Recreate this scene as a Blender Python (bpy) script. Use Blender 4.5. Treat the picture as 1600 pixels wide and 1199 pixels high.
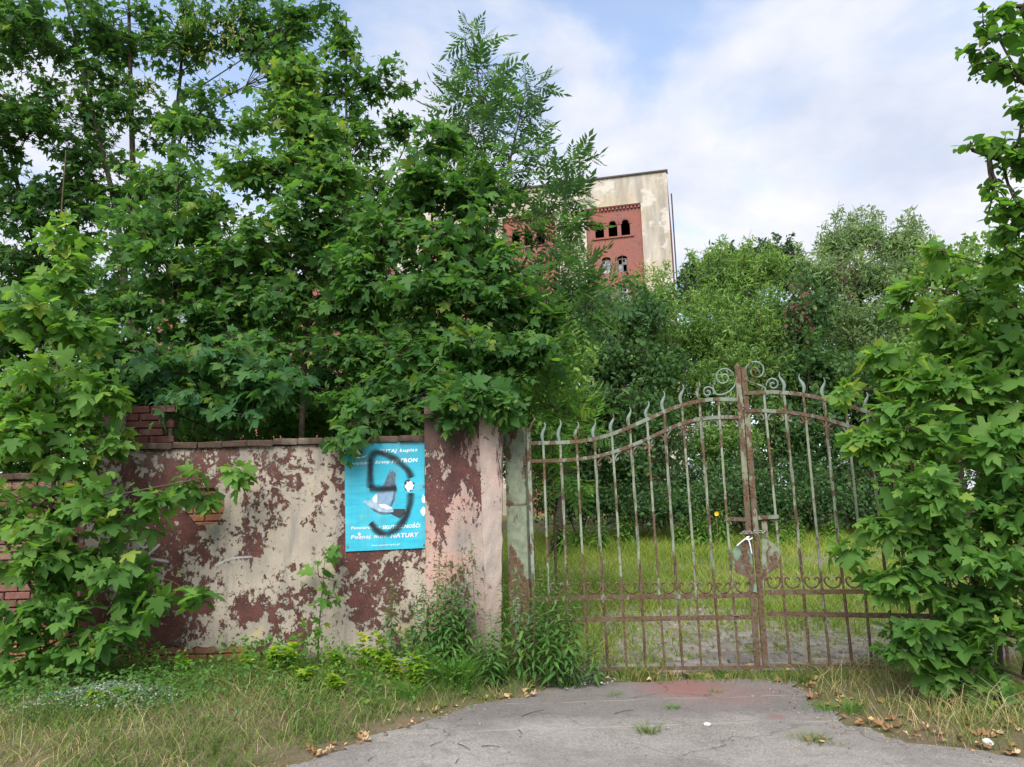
import bpy, bmesh, math, random
import numpy as np
from mathutils import Matrix, Vector

# ---------------------------------------------------------------- camera, sky, sun, exposure
for o in list(bpy.data.objects): bpy.data.objects.remove(o)
SC = bpy.context.scene
COL = SC.collection
PITCH, ROLL, FPX, EYE = math.radians(9.0), -0.030, 1209.0, 1.6
cam_d = bpy.data.cameras.new('camera'); cam = bpy.data.objects.new('camera', cam_d); COL.objects.link(cam)
cam_d.sensor_width = 36; cam_d.lens = 36*FPX/1600; cam_d.clip_start = .05; cam_d.clip_end = 3000
CM = Matrix.Rotation(math.pi/2+PITCH, 3, 'X') @ Matrix.Rotation(ROLL, 3, 'Z')
cam.matrix_world = Matrix.Translation((0, 0, EYE)) @ CM.to_4x4()
SC.camera = cam
SUN_EL, SUN_AZ = math.radians(44), math.radians(192)     # azimuth clockwise from +Y: behind the camera, to the left
SC.view_settings.view_transform = 'Standard'; SC.view_settings.look = 'None'
SC.view_settings.exposure = 1.22; SC.view_settings.gamma = 1
SC.cycles.max_bounces = 7; SC.cycles.diffuse_bounces = 7; SC.cycles.transparent_max_bounces = 8
SC.cycles.use_denoising = True

def link(nt, a, b): nt.links.new(a, b)
def N(nt, typ, props=None, **ins):
    n = nt.nodes.new('ShaderNode'+typ)
    for k, v in (props or {}).items(): setattr(n, k, v)
    for k, v in ins.items():
        key = int(k[1:]) if k[0] == 'i' and k[1:].isdigit() else k.replace('_', ' ')
        s = n.inputs[key]
        if hasattr(v, 'is_linked') or isinstance(v, bpy.types.NodeSocket): nt.links.new(v, s)
        else: s.default_value = v
    return n
def c4(c): return (c[0], c[1], c[2], 1.0)

W = bpy.data.worlds.new('World'); SC.world = W; W.use_nodes = True
nt = W.node_tree; nt.nodes.clear()
sky = N(nt, 'TexSky', dict(sky_type='NISHITA', sun_disc=False, sun_elevation=SUN_EL, sun_rotation=SUN_AZ, altitude=200, air_density=1.0, dust_density=1.0))
bg1 = N(nt, 'Background', Color=sky.outputs[0], Strength=0.14)
tc = N(nt, 'TexCoord'); sep = N(nt, 'SeparateXYZ', i0=tc.outputs['Generated'])
zz = N(nt, 'Math', dict(operation='MAXIMUM'), i0=sep.outputs[2], i1=0.0)
za = N(nt, 'Math', dict(operation='ADD'), i0=zz.outputs[0], i1=0.35)
dx = N(nt, 'Math', dict(operation='DIVIDE'), i0=sep.outputs[0], i1=za.outputs[0])
dy = N(nt, 'Math', dict(operation='DIVIDE'), i0=sep.outputs[1], i1=za.outputs[0])
cv = N(nt, 'CombineXYZ', i0=dx.outputs[0], i1=dy.outputs[0], i2=SKYW if 'SKYW' in globals() else 3.1)
n1 = N(nt, 'TexNoise', Vector=cv.outputs[0], Scale=1.9, Detail=8.0, Roughness=0.52, Distortion=0.4)
n2 = N(nt, 'TexNoise', Vector=cv.outputs[0], Scale=4.2, Detail=7.0, Roughness=0.55)
mk = N(nt, 'MapRange', i0=n1.outputs[0], i1=0.38, i2=0.54, i3=0.22, i4=1.0); mk.interpolation_type = 'SMOOTHSTEP'
cr = N(nt, 'ValToRGB', i0=n2.outputs[0]); e = cr.color_ramp
e.elements[0].position = .32; e.elements[0].color = (.50, .55, .67, 1)
e.elements[1].position = .68; e.elements[1].color = (.73, .73, .77, 1)
bg2 = N(nt, 'Background', Color=cr.outputs[0], Strength=0.60)
mx = N(nt, 'MixShader', i0=mk.outputs[0], i1=bg1.outputs[0], i2=bg2.outputs[0])
out = N(nt, 'OutputWorld'); link(nt, mx.outputs[0], out.inputs[0])

sl = bpy.data.lights.new('sun', 'SUN'); so = bpy.data.objects.new('sun', sl); COL.objects.link(so)
sl.energy = 2.4; sl.angle = math.radians(40); sl.color = (1, .95, .87)
sd = Vector((math.sin(SUN_AZ)*math.cos(SUN_EL), math.cos(SUN_AZ)*math.cos(SUN_EL), math.sin(SUN_EL)))
so.rotation_euler = sd.to_track_quat('Z', 'Y').to_euler()

# ---------------------------------------------------------------- helpers
rng = np.random.default_rng(11); random.seed(5)
CMn = np.array(CM)
def ray(px, py):
    d = CMn @ np.array([(px-800)/FPX, (599.5-py)/FPX, -1.0]); return d
def at(px, py, d):
    r = ray(px, py); return np.array([0, 0, EYE]) + r*(d/r[1])
def onplane(px, py, p0, n):
    r = ray(px, py); c = np.array([0, 0, EYE]); return c + r*(np.dot(p0-c, n)/np.dot(r, n))
def gpx(px, py, z=0.0): return onplane(px, py, np.array([0, 0, z]), np.array([0, 0, 1.0]))
def nrmz(v):
    v = np.asarray(v, float); return v/np.maximum(np.linalg.norm(v, axis=-1, keepdims=True), 1e-9)
def tag(o, label=None, cat=None, group=None, kind=None):
    for k, v in (('label', label), ('category', cat), ('group', group), ('kind', kind)):
        if v: o[k] = v
    return o
def empty(name, loc, label, cat, group=None):
    o = bpy.data.objects.new(name, None); COL.objects.link(o); o.location = tuple(loc); o.empty_display_size = .1
    return tag(o, label, cat, group)
def mesh_obj(name, me, mat, parent=None, loc=(0, 0, 0)):
    o = bpy.data.objects.new(name, me); COL.objects.link(o)
    if mat and not me.materials: me.materials.append(mat)
    o.location = tuple(loc)
    if parent: o.parent = parent
    return o
def np_mesh(name, V, T, smooth=True, tint=None):
    """V (n,3) T (m,3|4) -> mesh"""
    me = bpy.data.meshes.new(name); k = T.shape[1]
    me.vertices.add(len(V)); me.vertices.foreach_set('co', V.astype(np.float32).ravel())
    me.loops.add(T.size); me.loops.foreach_set('vertex_index', T.astype(np.int32).ravel())
    me.polygons.add(len(T)); me.polygons.foreach_set('loop_start', np.arange(0, T.size, k, dtype=np.int32))
    me.polygons.foreach_set('use_smooth', np.full(len(T), smooth))
    me.update(calc_edges=True)
    if tint is not None:
        a = me.attributes.new('tint', 'FLOAT', 'POINT'); a.data.foreach_set('value', tint.astype(np.float32))
    return me

class MB:
    def __init__(s): s.V = []; s.F = []
    def add(s, V, F):
        b = len(s.V); s.V += [tuple(map(float, v)) for v in V]; s.F += [tuple(i+b for i in f) for f in F]
    def tube(s, pts, rad, n=6, flat=1.0, twist=0.0, ref=None, cap=True):
        P = np.asarray(pts, float); m = len(P)
        R = np.full(m, rad) if np.isscalar(rad) else np.asarray(rad, float)
        T = np.gradient(P, axis=0); T = nrmz(T)
        a = np.array(ref if ref is not None else ([1., 0, 0] if abs(T[0][0]) < .8 else [0, 1., 0]))
        V = []
        for i in range(m):
            a = a - T[i]*np.dot(a, T[i]); a = a/max(np.linalg.norm(a), 1e-9); b = np.cross(T[i], a)
            for k in range(n):
                t = 2*math.pi*(k+.5)/n + twist*i
                V.append(P[i] + R[i]*(a*math.cos(t) + b*flat*math.sin(t)))
        F = [(i*n+k, i*n+(k+1) % n, (i+1)*n+(k+1) % n, (i+1)*n+k) for i in range(m-1) for k in range(n)]
        if cap: F += [tuple(range(n))[::-1], tuple(range((m-1)*n, m*n))]
        s.add(V, F)
    def box(s, c, h, ux=(1, 0, 0), uy=(0, 1, 0), uz=(0, 0, 1)):
        c, ux, uy, uz = (np.asarray(q, float) for q in (c, ux, uy, uz))
        V = [c+ux*h[0]*a+uy*h[1]*b+uz*h[2]*d for a, b, d in ((-1,-1,-1),(1,-1,-1),(1,1,-1),(-1,1,-1),(-1,-1,1),(1,-1,1),(1,1,1),(-1,1,1))]
        s.add(V, [(0,3,2,1),(4,5,6,7),(0,1,5,4),(1,2,6,5),(2,3,7,6),(3,0,4,7)])
    def prism(s, pts, off):
        P = [np.asarray(p, float) for p in pts]; off = np.asarray(off, float); n = len(P)
        s.add(P+[p+off for p in P], [tuple(range(n)), tuple(range(n, 2*n))[::-1]]+[(i, i+n, (i+1) % n+n, (i+1) % n) for i in range(n)])
    def build(s, name, mat, parent=None, smooth=False, base=None):
        me = bpy.data.meshes.new(name); V = s.V
        if base is not None: V = [(v[0]-base[0], v[1]-base[1], v[2]-base[2]) for v in V]
        me.from_pydata(V, [], s.F); me.update()
        bm = bmesh.new(); bm.from_mesh(me); bmesh.ops.recalc_face_normals(bm, faces=bm.faces); bm.to_mesh(me); bm.free()
        if smooth: me.polygons.foreach_set('use_smooth', [True]*len(me.polygons))
        return mesh_obj(name, me, mat, parent)

def holed_sheet(outline, holes, fn, depth_vec):
    """polygon with holes (2d) filled, hole rims and outline extruded by depth_vec; fn maps 2d->3d"""
    bm = bmesh.new(); loops = []
    for lp in [outline]+holes:
        vs = [bm.verts.new(fn(*p)) for p in lp]
        for i in range(len(vs)): bm.edges.new((vs[i], vs[(i+1) % len(vs)]))
        loops.append(vs)
    bmesh.ops.triangle_fill(bm, edges=bm.edges[:], use_beauty=True)
    d = Vector(depth_vec)
    for vs in loops:
        bk = [bm.verts.new(v.co+d) for v in vs]
        for i in range(len(vs)):
            j = (i+1) % len(vs); bm.faces.new((vs[i], vs[j], bk[j], bk[i]))
    bmesh.ops.recalc_face_normals(bm, faces=bm.faces[:])
    me = bpy.data.meshes.new('sheet'); bm.to_mesh(me); bm.free(); return me

def vn(x, y, s=0):   # cheap smooth noise in numpy, about -1..1
    return (np.sin(x*1.7+s)*np.cos(y*1.3-s*2)+np.sin(x*3.1+y*2.3+s*3)*.6+np.sin(x*6.3-y*5.1+s)*.35+np.cos(y*9.7+x*4.1-s)*.2)/1.7

# ---------------------------------------------------------------- materials
def newmat(name, rough=.8, spec=.3):
    m = bpy.data.materials.new(name); m.use_nodes = True; t = m.node_tree; b = t.nodes['Principled BSDF']
    b.inputs['Roughness'].default_value = rough; b.inputs['Specular IOR Level'].default_value = spec
    return m, t, b
def wpos(t): return N(t, 'NewGeometry').outputs['Position']
def noise(t, vec, scale, detail=6., rough=.55, dist=0.): return N(t, 'TexNoise', Vector=vec, Scale=scale, Detail=detail, Roughness=rough, Distortion=dist).outputs[0]
def rmp(t, f, a, b, lo=0., hi=1.):
    n = N(t, 'MapRange', i0=f, i1=a, i2=b, i3=lo, i4=hi); return n.outputs[0]
def mixc(t, f, a, b):
    n = N(t, 'Mix', dict(data_type='RGBA')); 
    for i, v in ((0, f), (6, a), (7, b)):
        s = n.inputs[i]
        if isinstance(v, bpy.types.NodeSocket): t.links.new(v, s)
        else: s.default_value = c4(v) if i > 0 else v
    return n.outputs[2]
def mth(t, op, a, b=0.): return N(t, 'Math', dict(operation=op, use_clamp=False), i0=a, i1=b).outputs[0]
def bump(t, b, h, strength=.5, dist=.01):
    n = N(t, 'Bump', Strength=strength, Distance=dist, Height=h); t.links.new(n.outputs[0], b.inputs['Normal'])
def scaled(t, vec, s): return N(t, 'Mapping', i0=vec, i3=s).outputs[0]

def leafmat(name, c0, c1, c2, trans=.45, rough=.5, tcol=None):
    """c0 dark .. c1 .. c2 pale by per-leaf tint"""
    m, t, b = newmat(name, max(rough, .58), .2)
    a = N(t, 'Attribute', dict(attribute_name='tint')).outputs['Fac']
    r = N(t, 'ValToRGB', i0=a); r.color_ramp.elements[0].color = c4(c0); r.color_ramp.elements[1].color = c4(c2)
    q = r.color_ramp.elements.new(.5); q.color = c4(c1); q = r.color_ramp.elements.new(.95); q.color = c4(c2); r.color_ramp.elements[-1].color = c4((c2[0]*1.5, c2[1]*1.1, c2[2]))
    col = r.outputs[0]
    t.links.new(col, b.inputs['Base Color'])
    tr = N(t, 'BsdfTranslucent'); tcn = N(t, 'Mix', dict(data_type='RGBA', blend_type='MULTIPLY')); tcn.inputs[0].default_value = 1
    t.links.new(col, tcn.inputs[6]); tcn.inputs[7].default_value = c4(tcol or (2.05, 2.1, .95)); t.links.new(tcn.outputs[2], tr.inputs[0])
    ms = N(t, 'MixShader', i0=trans, i1=b.outputs[0], i2=tr.outputs[0]); t.links.new(ms.outputs[0], t.nodes['Material Output'].inputs[0])
    return m
M = {}
M['maple'] = leafmat('maple_leaf', (.04, .108, .036), (.064, .158, .044), (.125, .24, .055))
M['maple_blue'] = leafmat('maple_leaf_cool', (.036, .105, .052), (.055, .145, .058), (.085, .19, .06))
M['maple_light'] = leafmat('maple_leaf_light', (.055, .14, .034), (.09, .20, .044), (.16, .29, .06))
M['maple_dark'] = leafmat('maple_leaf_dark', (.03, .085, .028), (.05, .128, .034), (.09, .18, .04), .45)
M['ash'] = leafmat('ash_leaf', (.036, .085, .04), (.054, .122, .047), (.095, .185, .06))
M['linden'] = leafmat('linden_leaf', (.04, .10, .025), (.07, .17, .03), (.14, .28, .045), .5)
M['willow'] = leafmat('willow_leaf', (.11, .175, .085), (.17, .26, .12), (.25, .35, .16), .35)
M['poplar'] = leafmat('poplar_leaf', (.085, .16, .052), (.14, .25, .07), (.22, .35, .09), .38)
M['dense'] = leafmat('dense_leaf', (.035, .085, .035), (.06, .13, .045), (.10, .19, .055), .35)
M['farleaf'] = leafmat('far_leaf', (.035, .075, .04), (.05, .10, .05), (.075, .13, .06), .3)
M['deadleafy'] = leafmat('withered_leaf', (.06, .04, .03), (.10, .06, .045), (.15, .09, .06), .2, tcol=(1.2, 1, .8))
M['grass'] = leafmat('verge_grass', (.065, .15, .025), (.17, .24, .055), (.42, .37, .16), .3, tcol=(1.3, 1.2, .7))
M['yardgrass'] = leafmat('yard_grass', (.15, .25, .04), (.25, .34, .06), (.38, .38, .11), .35, tcol=(1.3, 1.25, .6))
M['tuft'] = leafmat('tuft_grass', (.06, .16, .03), (.10, .23, .04), (.20, .30, .06), .35)
M['straw'] = leafmat('dry_straw', (.30, .24, .12), (.46, .38, .20), (.58, .50, .30), .2, tcol=(1, 1, .9))
M['goldenrod'] = leafmat('goldenrod_leaf', (.05, .125, .04), (.09, .20, .052), (.15, .28, .065), .38)
M['yellowweed'] = leafmat('yellow_weed_leaf', (.07, .18, .03), (.22, .36, .035), (.45, .46, .04), .4)
M['silver'] = leafmat('silver_leaf', (.16, .22, .17), (.32, .38, .33), (.52, .56, .52), .15, tcol=(1, 1, 1))
M['drydead'] = leafmat('fallen_leaf', (.17, .09, .045), (.36, .21, .10), (.52, .38, .22), .1, tcol=(1, 1, .8))
M['samara'] = leafmat('maple_seed', (.14, .19, .05), (.22, .24, .07), (.34, .32, .12), .4)

def simple(name, c, rough=.8, spec=.3, c2=None, scale=20., bmp=0., dist=.004, metal=0):
    m, t, b = newmat(name, rough, spec); p = wpos(t); n = noise(t, p, scale, 6.)
    t.links.new(mixc(t, rmp(t, n, .38, .62), c, c2 or tuple(x*.7 for x in c)), b.inputs['Base Color'])
    b.inputs['Metallic'].default_value = metal
    if bmp: bump(t, b, n, bmp, dist)
    return m
M['bark'] = simple('bark', (.085, .07, .055), .9, .1, (.045, .036, .03), 25., .5)
M['twig'] = simple('twig_bark', (.10, .07, .05), .8, .2, (.06, .05, .03), 18.)
M['greenstem'] = simple('green_stem', (.10, .12, .05), .7, .2, (.12, .07, .04), 12.)
M['white'] = simple('sign_white', (.75, .76, .76), .5, .4, (.62, .64, .66), 60.)
M['pinkish'] = simple('sign_pink', (.68, .58, .66), .5, .4, (.55, .5, .6), 50.)
M['black'] = simple('black_print', (.02, .022, .028), .5, .4, (.035, .04, .05), 70.)
M['screw'] = simple('screw_metal', (.3, .28, .25), .4, .5, (.15, .1, .07), 90., metal=.6)
M['plastic_litter'] = simple('plastic_litter', (.32, .34, .38), .35, .5, (.14, .15, .17), 25.)
M['bottle'] = simple('bottle_glass', (.012, .02, .015), .12, .6, (.02, .025, .02), 10.)
M['stone'] = simple('pale_stone', (.62, .62, .6), .8, .2, (.45, .45, .44), 40., .4)
M['pebble'] = simple('grey_pebble', (.3, .29, .27), .9, .2, (.18, .17, .16), 40., .4)
M['ribbon'] = simple('white_ribbon', (.72, .72, .72), .6, .3, (.55, .55, .56), 40.)
M['chain'] = simple('chain_steel', (.35, .35, .35), .45, .5, (.16, .13, .11), 60., metal=.7)
M['mortar'] = simple('mortar', (.30, .26, .22), .95, .1, (.18, .15, .13), 22., .6)
M['yellowflower'] = simple('yellow_flower', (.75, .52, .02), .6, .2)

def brickmat(name, cols):
    m, t, b = newmat(name, .9, .15); p = wpos(t); r = N(t, 'ObjectInfo').outputs['Random']
    cr = N(t, 'ValToRGB', i0=r); el = cr.color_ramp.elements; el[0].color = c4(cols[0]); el[1].color = c4(cols[-1])
    for i, c in enumerate(cols[1:-1]): el.new((i+1)/(len(cols)-1)).color = c4(c)
    n = noise(t, p, 28., 8., .65); g = noise(t, p, 5., 5.)
    c = mixc(t, rmp(t, n, .35, .75), cr.outputs[0], tuple(x*.55 for x in cols[0]))
    c = mixc(t, rmp(t, g, .5, .72, 0, .6), c, (.20, .17, .14))
    t.links.new(c, b.inputs['Base Color']); bump(t, b, n, .7, .006); return m
M['brick'] = brickmat('brick', [(.36, .15, .075), (.25, .085, .06), (.42, .22, .11), (.20, .075, .065)])
M['brick_dark'] = brickmat('dark_brick', [(.085, .034, .028), (.065, .027, .024), (.10, .045, .036)])
M['brick_pink'] = brickmat('pink_washed_brick', [(.22, .10, .085), (.16, .065, .058), (.27, .15, .125)])
M['coping'] = brickmat('weathered_coping_brick', [(.085, .06, .046), (.065, .043, .034), (.115, .078, .06)])

def plaster(name, thr, streak, cream, brown, pink=0., grime=1.):
    m, t, b = newmat(name, .92, .12); p = wpos(t); ps = scaled(t, p, (1, 1, streak))
    big = noise(t, ps, 1.15, 3., .5); fine = noise(t, ps, 4.6, 14., .74, .35)
    f = mth(t, 'ADD', mth(t, 'ADD', mth(t, 'MULTIPLY', big, .52), mth(t, 'MULTIPLY', fine, .52)), mth(t, 'MULTIPLY', noise(t, ps, 21., 9., .75), .46))
    xc_ = N(t, 'SeparateXYZ', i0=p).outputs[0]; f = mth(t, 'ADD', f, rmp(t, xc_, -3.2, -3.9, 0, .05)); mask = rmp(t, f, thr, thr+.012)                        # 1 = brown paint layer
    pits = mth(t, 'MULTIPLY', rmp(t, noise(t, p, 21., 8., .7), .60, .625), rmp(t, noise(t, p, 2.1, 5., .6), .47, .56))
    mask = N(t, 'Math', dict(operation='MAXIMUM'), i0=mask, i1=mth(t, 'MULTIPLY', pits, .9)).outputs[0]
    # surfaces
    g = noise(t, p, 2.3, 8., .6); g2 = noise(t, scaled(t, p, (5, 5, .8)), 1.3, 6., .6); fl = noise(t, p, 60., 4., .6)
    cr = mixc(t, rmp(t, g, .4, .66), cream, (cream[0]*.72, cream[1]*.74, cream[2]*.76))
    cr = mixc(t, rmp(t, g2, .5, .66, 0, .75*grime), cr, (.19, .18, .165))
    cr = mixc(t, rmp(t, noise(t, p, 3.1, 5., .6), .6, .7, 0, .6), cr, (.46, .38, .18))
    if pink: cr = mixc(t, rmp(t, noise(t, p, 1.7, 6.), .42, .6, 0, pink), cr, (.50, .25, .21))
    cr = mixc(t, rmp(t, fl, .5, .75, 0, .45), cr, tuple(x*.55 for x in cream))
    br = mixc(t, rmp(t, noise(t, p, 7., 6.), .4, .65), brown, (brown[0]*.62, brown[1]*.68, brown[2]*.75))
    br = mixc(t, rmp(t, fl, .55, .72, 0, .35), br, (.30, .22, .18))
    col = mixc(t, mask, cr, br)
    zc = N(t, 'SeparateXYZ', i0=p).outputs[2]
    damp = mth(t, 'ADD', rmp(t, zc, 1.75, 2.35, 0, .45), rmp(t, zc, .75, .15, 0, .35))       # soot under the coping, splash dirt at the foot
    col = mixc(t, rmp(t, mth(t, 'ADD', mth(t, 'MULTIPLY', damp, .8), mth(t, 'MULTIPLY', g2, .5)), .42, .78, 0, .75*grime), col, (.13, .105, .09))
    t.links.new(col, b.inputs['Base Color'])
    h = mth(t, 'ADD', mth(t, 'MULTIPLY', mask, -.6), mth(t, 'ADD', mth(t, 'MULTIPLY', fl, .22), mth(t, 'MULTIPLY', g, .5)))
    bump(t, b, h, 1., .02); return m
M['plaster'] = plaster('peeling_plaster', .752, .85, (.38, .33, .27), (.108, .046, .039))
M['plaster_pillar'] = plaster('peeling_pink_plaster', .757, .55, (.40, .32, .28), (.118, .052, .047), .5)
M['plaster_jamb'] = plaster('pale_pink_plaster', .80, .14, (.60, .49, .43), (.20, .11, .095), .3, .25)

def rustpaint(name, paint, amount, dark=(.045, .03, .02)):
    m, t, b = newmat(name, .62, .35); p = wpos(t); ps = scaled(t, p, (1, 1, .45))
    n = noise(t, ps, 7., 9., .66); n2 = noise(t, p, 45., 6., .6); zc = N(t, 'SeparateXYZ', i0=p).outputs[2]
    n = mth(t, 'ADD', n, rmp(t, zc, 1.3, .3, 0, .16))      # spray and damp rust the lower metal more
    mask = rmp(t, n, amount, amount+.03)
    rust = mixc(t, rmp(t, n2, .35, .65), (.145, .088, .052), dark)
    rust = mixc(t, rmp(t, noise(t, p, 12., 4.), .5, .7), rust, (.115, .09, .068))
    pc = mixc(t, rmp(t, noise(t, p, 14., 5.), .42, .68), paint, tuple(x*.66 for x in paint))
    t.links.new(mixc(t, mask, pc, rust), b.inputs['Base Color'])
    t.links.new(rmp(t, mask, 0, 1, .5, .9), b.inputs['Roughness'])
    bump(t, b, mth(t, 'ADD', mth(t, 'MULTIPLY', mask, -.5), n2), .6, .003); return m
M['gate'] = rustpaint('rusty_green_gate_paint', (.21, .235, .175), .505)
M['gate_rail'] = rustpaint('rusty_rail_paint', (.17, .20, .155), .475)
M['gate_stile'] = rustpaint('rusty_stile_paint', (.19, .19, .13), .44)
M['gate_finial'] = rustpaint('pale_green_finial_paint', (.17, .225, .195), .55)
M['gate_post'] = rustpaint('rusty_green_post_paint', (.20, .235, .165), .545)
M['gate_plate'] = rustpaint('rusty_lock_plate_paint', (.14, .22, .17), .545)

# ---------------------------------------------------------------- ground
EL = [gpx(*q) for q in ((330, 1260), (450, 1199), (560, 1160), (650, 1130), (740, 1105), (840, 1082), (905, 1062), (960, 1056))]
ER = [gpx(*q) for q in ((1900, 1230), (1600, 1188), (1450, 1165), (1330, 1135), (1280, 1105), (1245, 1075), (1235, 1052))]
def edgeL(y): return np.interp(y, [p[1] for p in EL], [p[0] for p in EL])
def edgeR(y):
    q = sorted(ER, key=lambda p: p[1]); return np.interp(y, [p[1] for p in q], [p[0] for p in q])
def sst(x): x = np.clip(x, 0, 1); return x*x*(3-2*x)
def gz(x, y):
    x = np.asarray(x, float); y = np.asarray(y, float)
    bl = .18*sst((edgeL(y)-x)/1.3)*sst((y-3.5)/2.5)
    brr = .05*sst((x-edgeR(y))/.9)
    front = np.where(y < 7.9, bl+brr, (bl+brr)*sst((9.0-y)/1.1))
    yard = .047*np.clip(y-7.8, 0, 18)
    lump = .014*vn(x*2.3, y*2.1, 1.)*((x < edgeL(y)-.05) | (x > edgeR(y)+.05) | (y > 7.5))
    return front+yard+lump-.012
xs = np.concatenate([[-900, -400, -150, -60, -30, -18], np.arange(-12, 12.01, .14), [18, 30, 60, 150, 400, 900]])
ys = np.concatenate([[-300, -60, -15, -4, 0, 2, 3], np.arange(3.5, 11, .12), np.arange(11.2, 30, .5), [34, 42, 60, 90, 150, 300, 700, 1500]])
gx, gy = np.meshgrid(xs, ys); gzv = gz(gx, gy)
V = np.stack([gx, gy, gzv], -1).reshape(-1, 3); nx = len(xs)
I = (np.arange(len(ys)-1)[:, None]*nx+np.arange(nx-1)[None]).ravel()
T = np.stack([I, I+1, I+nx+1, I+nx], -1)
m, t, b = newmat('soil', .95, .1); p = wpos(t)
n = noise(t, p, 3., 8., .6); n2 = noise(t, p, 40., 6., .7)
c = mixc(t, rmp(t, n, .4, .6), (.16, .125, .085), (.10, .11, .045)); c = mixc(t, rmp(t, n2, .45, .7), c, (.20, .155, .10))
yg = N(t, 'SeparateXYZ', i0=p).outputs[1]
c = mixc(t, rmp(t, yg, 7.6, 9., 0, .8), c, mixc(t, rmp(t, n, .4, .62), (.19, .23, .06), (.24, .23, .10)))
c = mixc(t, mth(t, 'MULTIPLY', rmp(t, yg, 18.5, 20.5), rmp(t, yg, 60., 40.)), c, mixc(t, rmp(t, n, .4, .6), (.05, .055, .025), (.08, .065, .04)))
t.links.new(c, b.inputs['Base Color']); bump(t, b, n2, .8, .02); M['soil'] = m
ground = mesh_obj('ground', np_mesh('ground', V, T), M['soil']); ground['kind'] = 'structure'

# asphalt apron
m, t, b = newmat('old_asphalt', .9, .2); p = wpos(t)
v1 = N(t, 'TexVoronoi', Vector=p, Scale=130.).outputs['Color']; v1 = N(t, 'SeparateXYZ', i0=v1).outputs[0]
n1_ = noise(t, p, 1.3, 7., .6); n2_ = noise(t, p, 9., 8., .65); n3_ = noise(t, p, 60., 5., .7)
c = mixc(t, rmp(t, n1_, .35, .65), (.235, .215, .20), (.32, .295, .28))
c = mixc(t, rmp(t, v1, .55, 1., 0, .55), c, (.42, .40, .38)); c = mixc(t, rmp(t, v1, .4, 0., 0, .5), c, (.09, .085, .08))
c = mixc(t, rmp(t, n2_, .5, .72, 0, .5), c, (.135, .12, .11))
sp = N(t, 'SeparateXYZ', i0=p); 
near = mth(t, 'ADD', sp.outputs[1], mth(t, 'MULTIPLY', n2_, .35))
c = mixc(t, rmp(t, near, 6.15, 6.45, 0, .5), c, (.10, .085, .085))
for (sx, sy, rad, am) in ((1060, 1074, .42, .5), (1215, 1121, .09, .6), (1130, 1085, .5, .22)):
    q = gpx(sx, sy); dv = N(t, 'VectorMath', dict(operation='DISTANCE'), i0=p, i1=tuple(q)).outputs['Value']
    dv = mth(t, 'ADD', dv, mth(t, 'MULTIPLY', mth(t, 'SUBTRACT', n2_, .5), rad*1.8))
    c = mixc(t, rmp(t, dv, rad*1.1, rad*.35, 0, am), c, (.30, .10, .085))
def crackline(t, c, y0, amp, sc, wdt, col):
    w = N(t, 'CombineXYZ', i0=mth(t, 'MULTIPLY', sp.outputs[0], sc)); nn = noise(t, w.outputs[0], 1., 6., .6)
    d = mth(t, 'ABSOLUTE', mth(t, 'SUBTRACT', sp.outputs[1], mth(t, 'ADD', mth(t, 'MULTIPLY', nn, amp), y0-amp*.5)))
    gap = rmp(t, noise(t, p, 3.5, 3.), .42, .5)
    return mixc(t, mth(t, 'MULTIPLY', rmp(t, d, wdt, wdt*.3), mth(t, 'MULTIPLY', gap, .75)), c, col)
wv = N(t, 'VectorMath', dict(operation='ADD'), i0=p, i1=N(t, 'VectorMath', dict(operation='SCALE'), i0=N(t, 'TexNoise', Vector=p, Scale=2.5, Detail=5.).outputs['Color'], Scale=.5).outputs[0]).outputs[0]
ve = N(t, 'TexVoronoi', dict(feature='DISTANCE_TO_EDGE'), Vector=wv, Scale=.75).outputs[0]
ckm = mth(t, 'MULTIPLY', rmp(t, ve, .010, .003), rmp(t, noise(t, p, .8, 3.), .45, .55)); c = mixc(t, mth(t, 'MULTIPLY', ckm, .5), c, (.06, .055, .05))
c = mixc(t, rmp(t, noise(t, p, .55, 4., .5, .6), .53, .56, 0, .35), c, (.15, .14, .135))
c = crackline(t, c, gpx(1150, 1131)[1], .22, 1.1, .014, (.36, .33, .28))
c = crackline(t, c, gpx(1180, 1089)[1], .18, 1.4, .012, (.34, .31, .26))
t.links.new(c, b.inputs['Base Color']); bump(t, b, mth(t, 'ADD', v1, mth(t, 'MULTIPLY', n3_, 1.2)), .8, .005); M['asphalt'] = m
def apron():
    rows = np.arange(-2., 7.35, .07); V = []; F = []; K = 40
    for i, y in enumerate(rows):
        yy = min(y, 7.30)
        l = (edgeL(yy) if y > 4 else edgeL(4.2)-(4.2-y)*1.2)+.09*vn(y*5, 1, 2)+.06*vn(y*17, 3, 1)
        r = (edgeR(yy) if y > 4.3 else edgeR(4.3)+(4.3-y)*2)+.12*vn(y*4, 2, 5)+.06*vn(y*15, 3, 2)
        if y > 7.05: l += 0; r += 0
        for k in range(K+1):
            x = l+(r-l)*k/K; V.append((x, y+.03*vn(x*4, 9, 3)*(y > 7.2), .004+.004*vn(x*1.5, y*1.5, 4)))
    n = K+1
    for i in range(len(rows)-1):
        for k in range(K): a = i*n+k; F.append((a, a+1, a+n+1, a+n))
    return np_mesh('asphalt_apron', np.array(V), np.array(F))
ap = mesh_obj('asphalt_driveway', apron(), M['asphalt']); ap['kind'] = 'structure'

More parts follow.
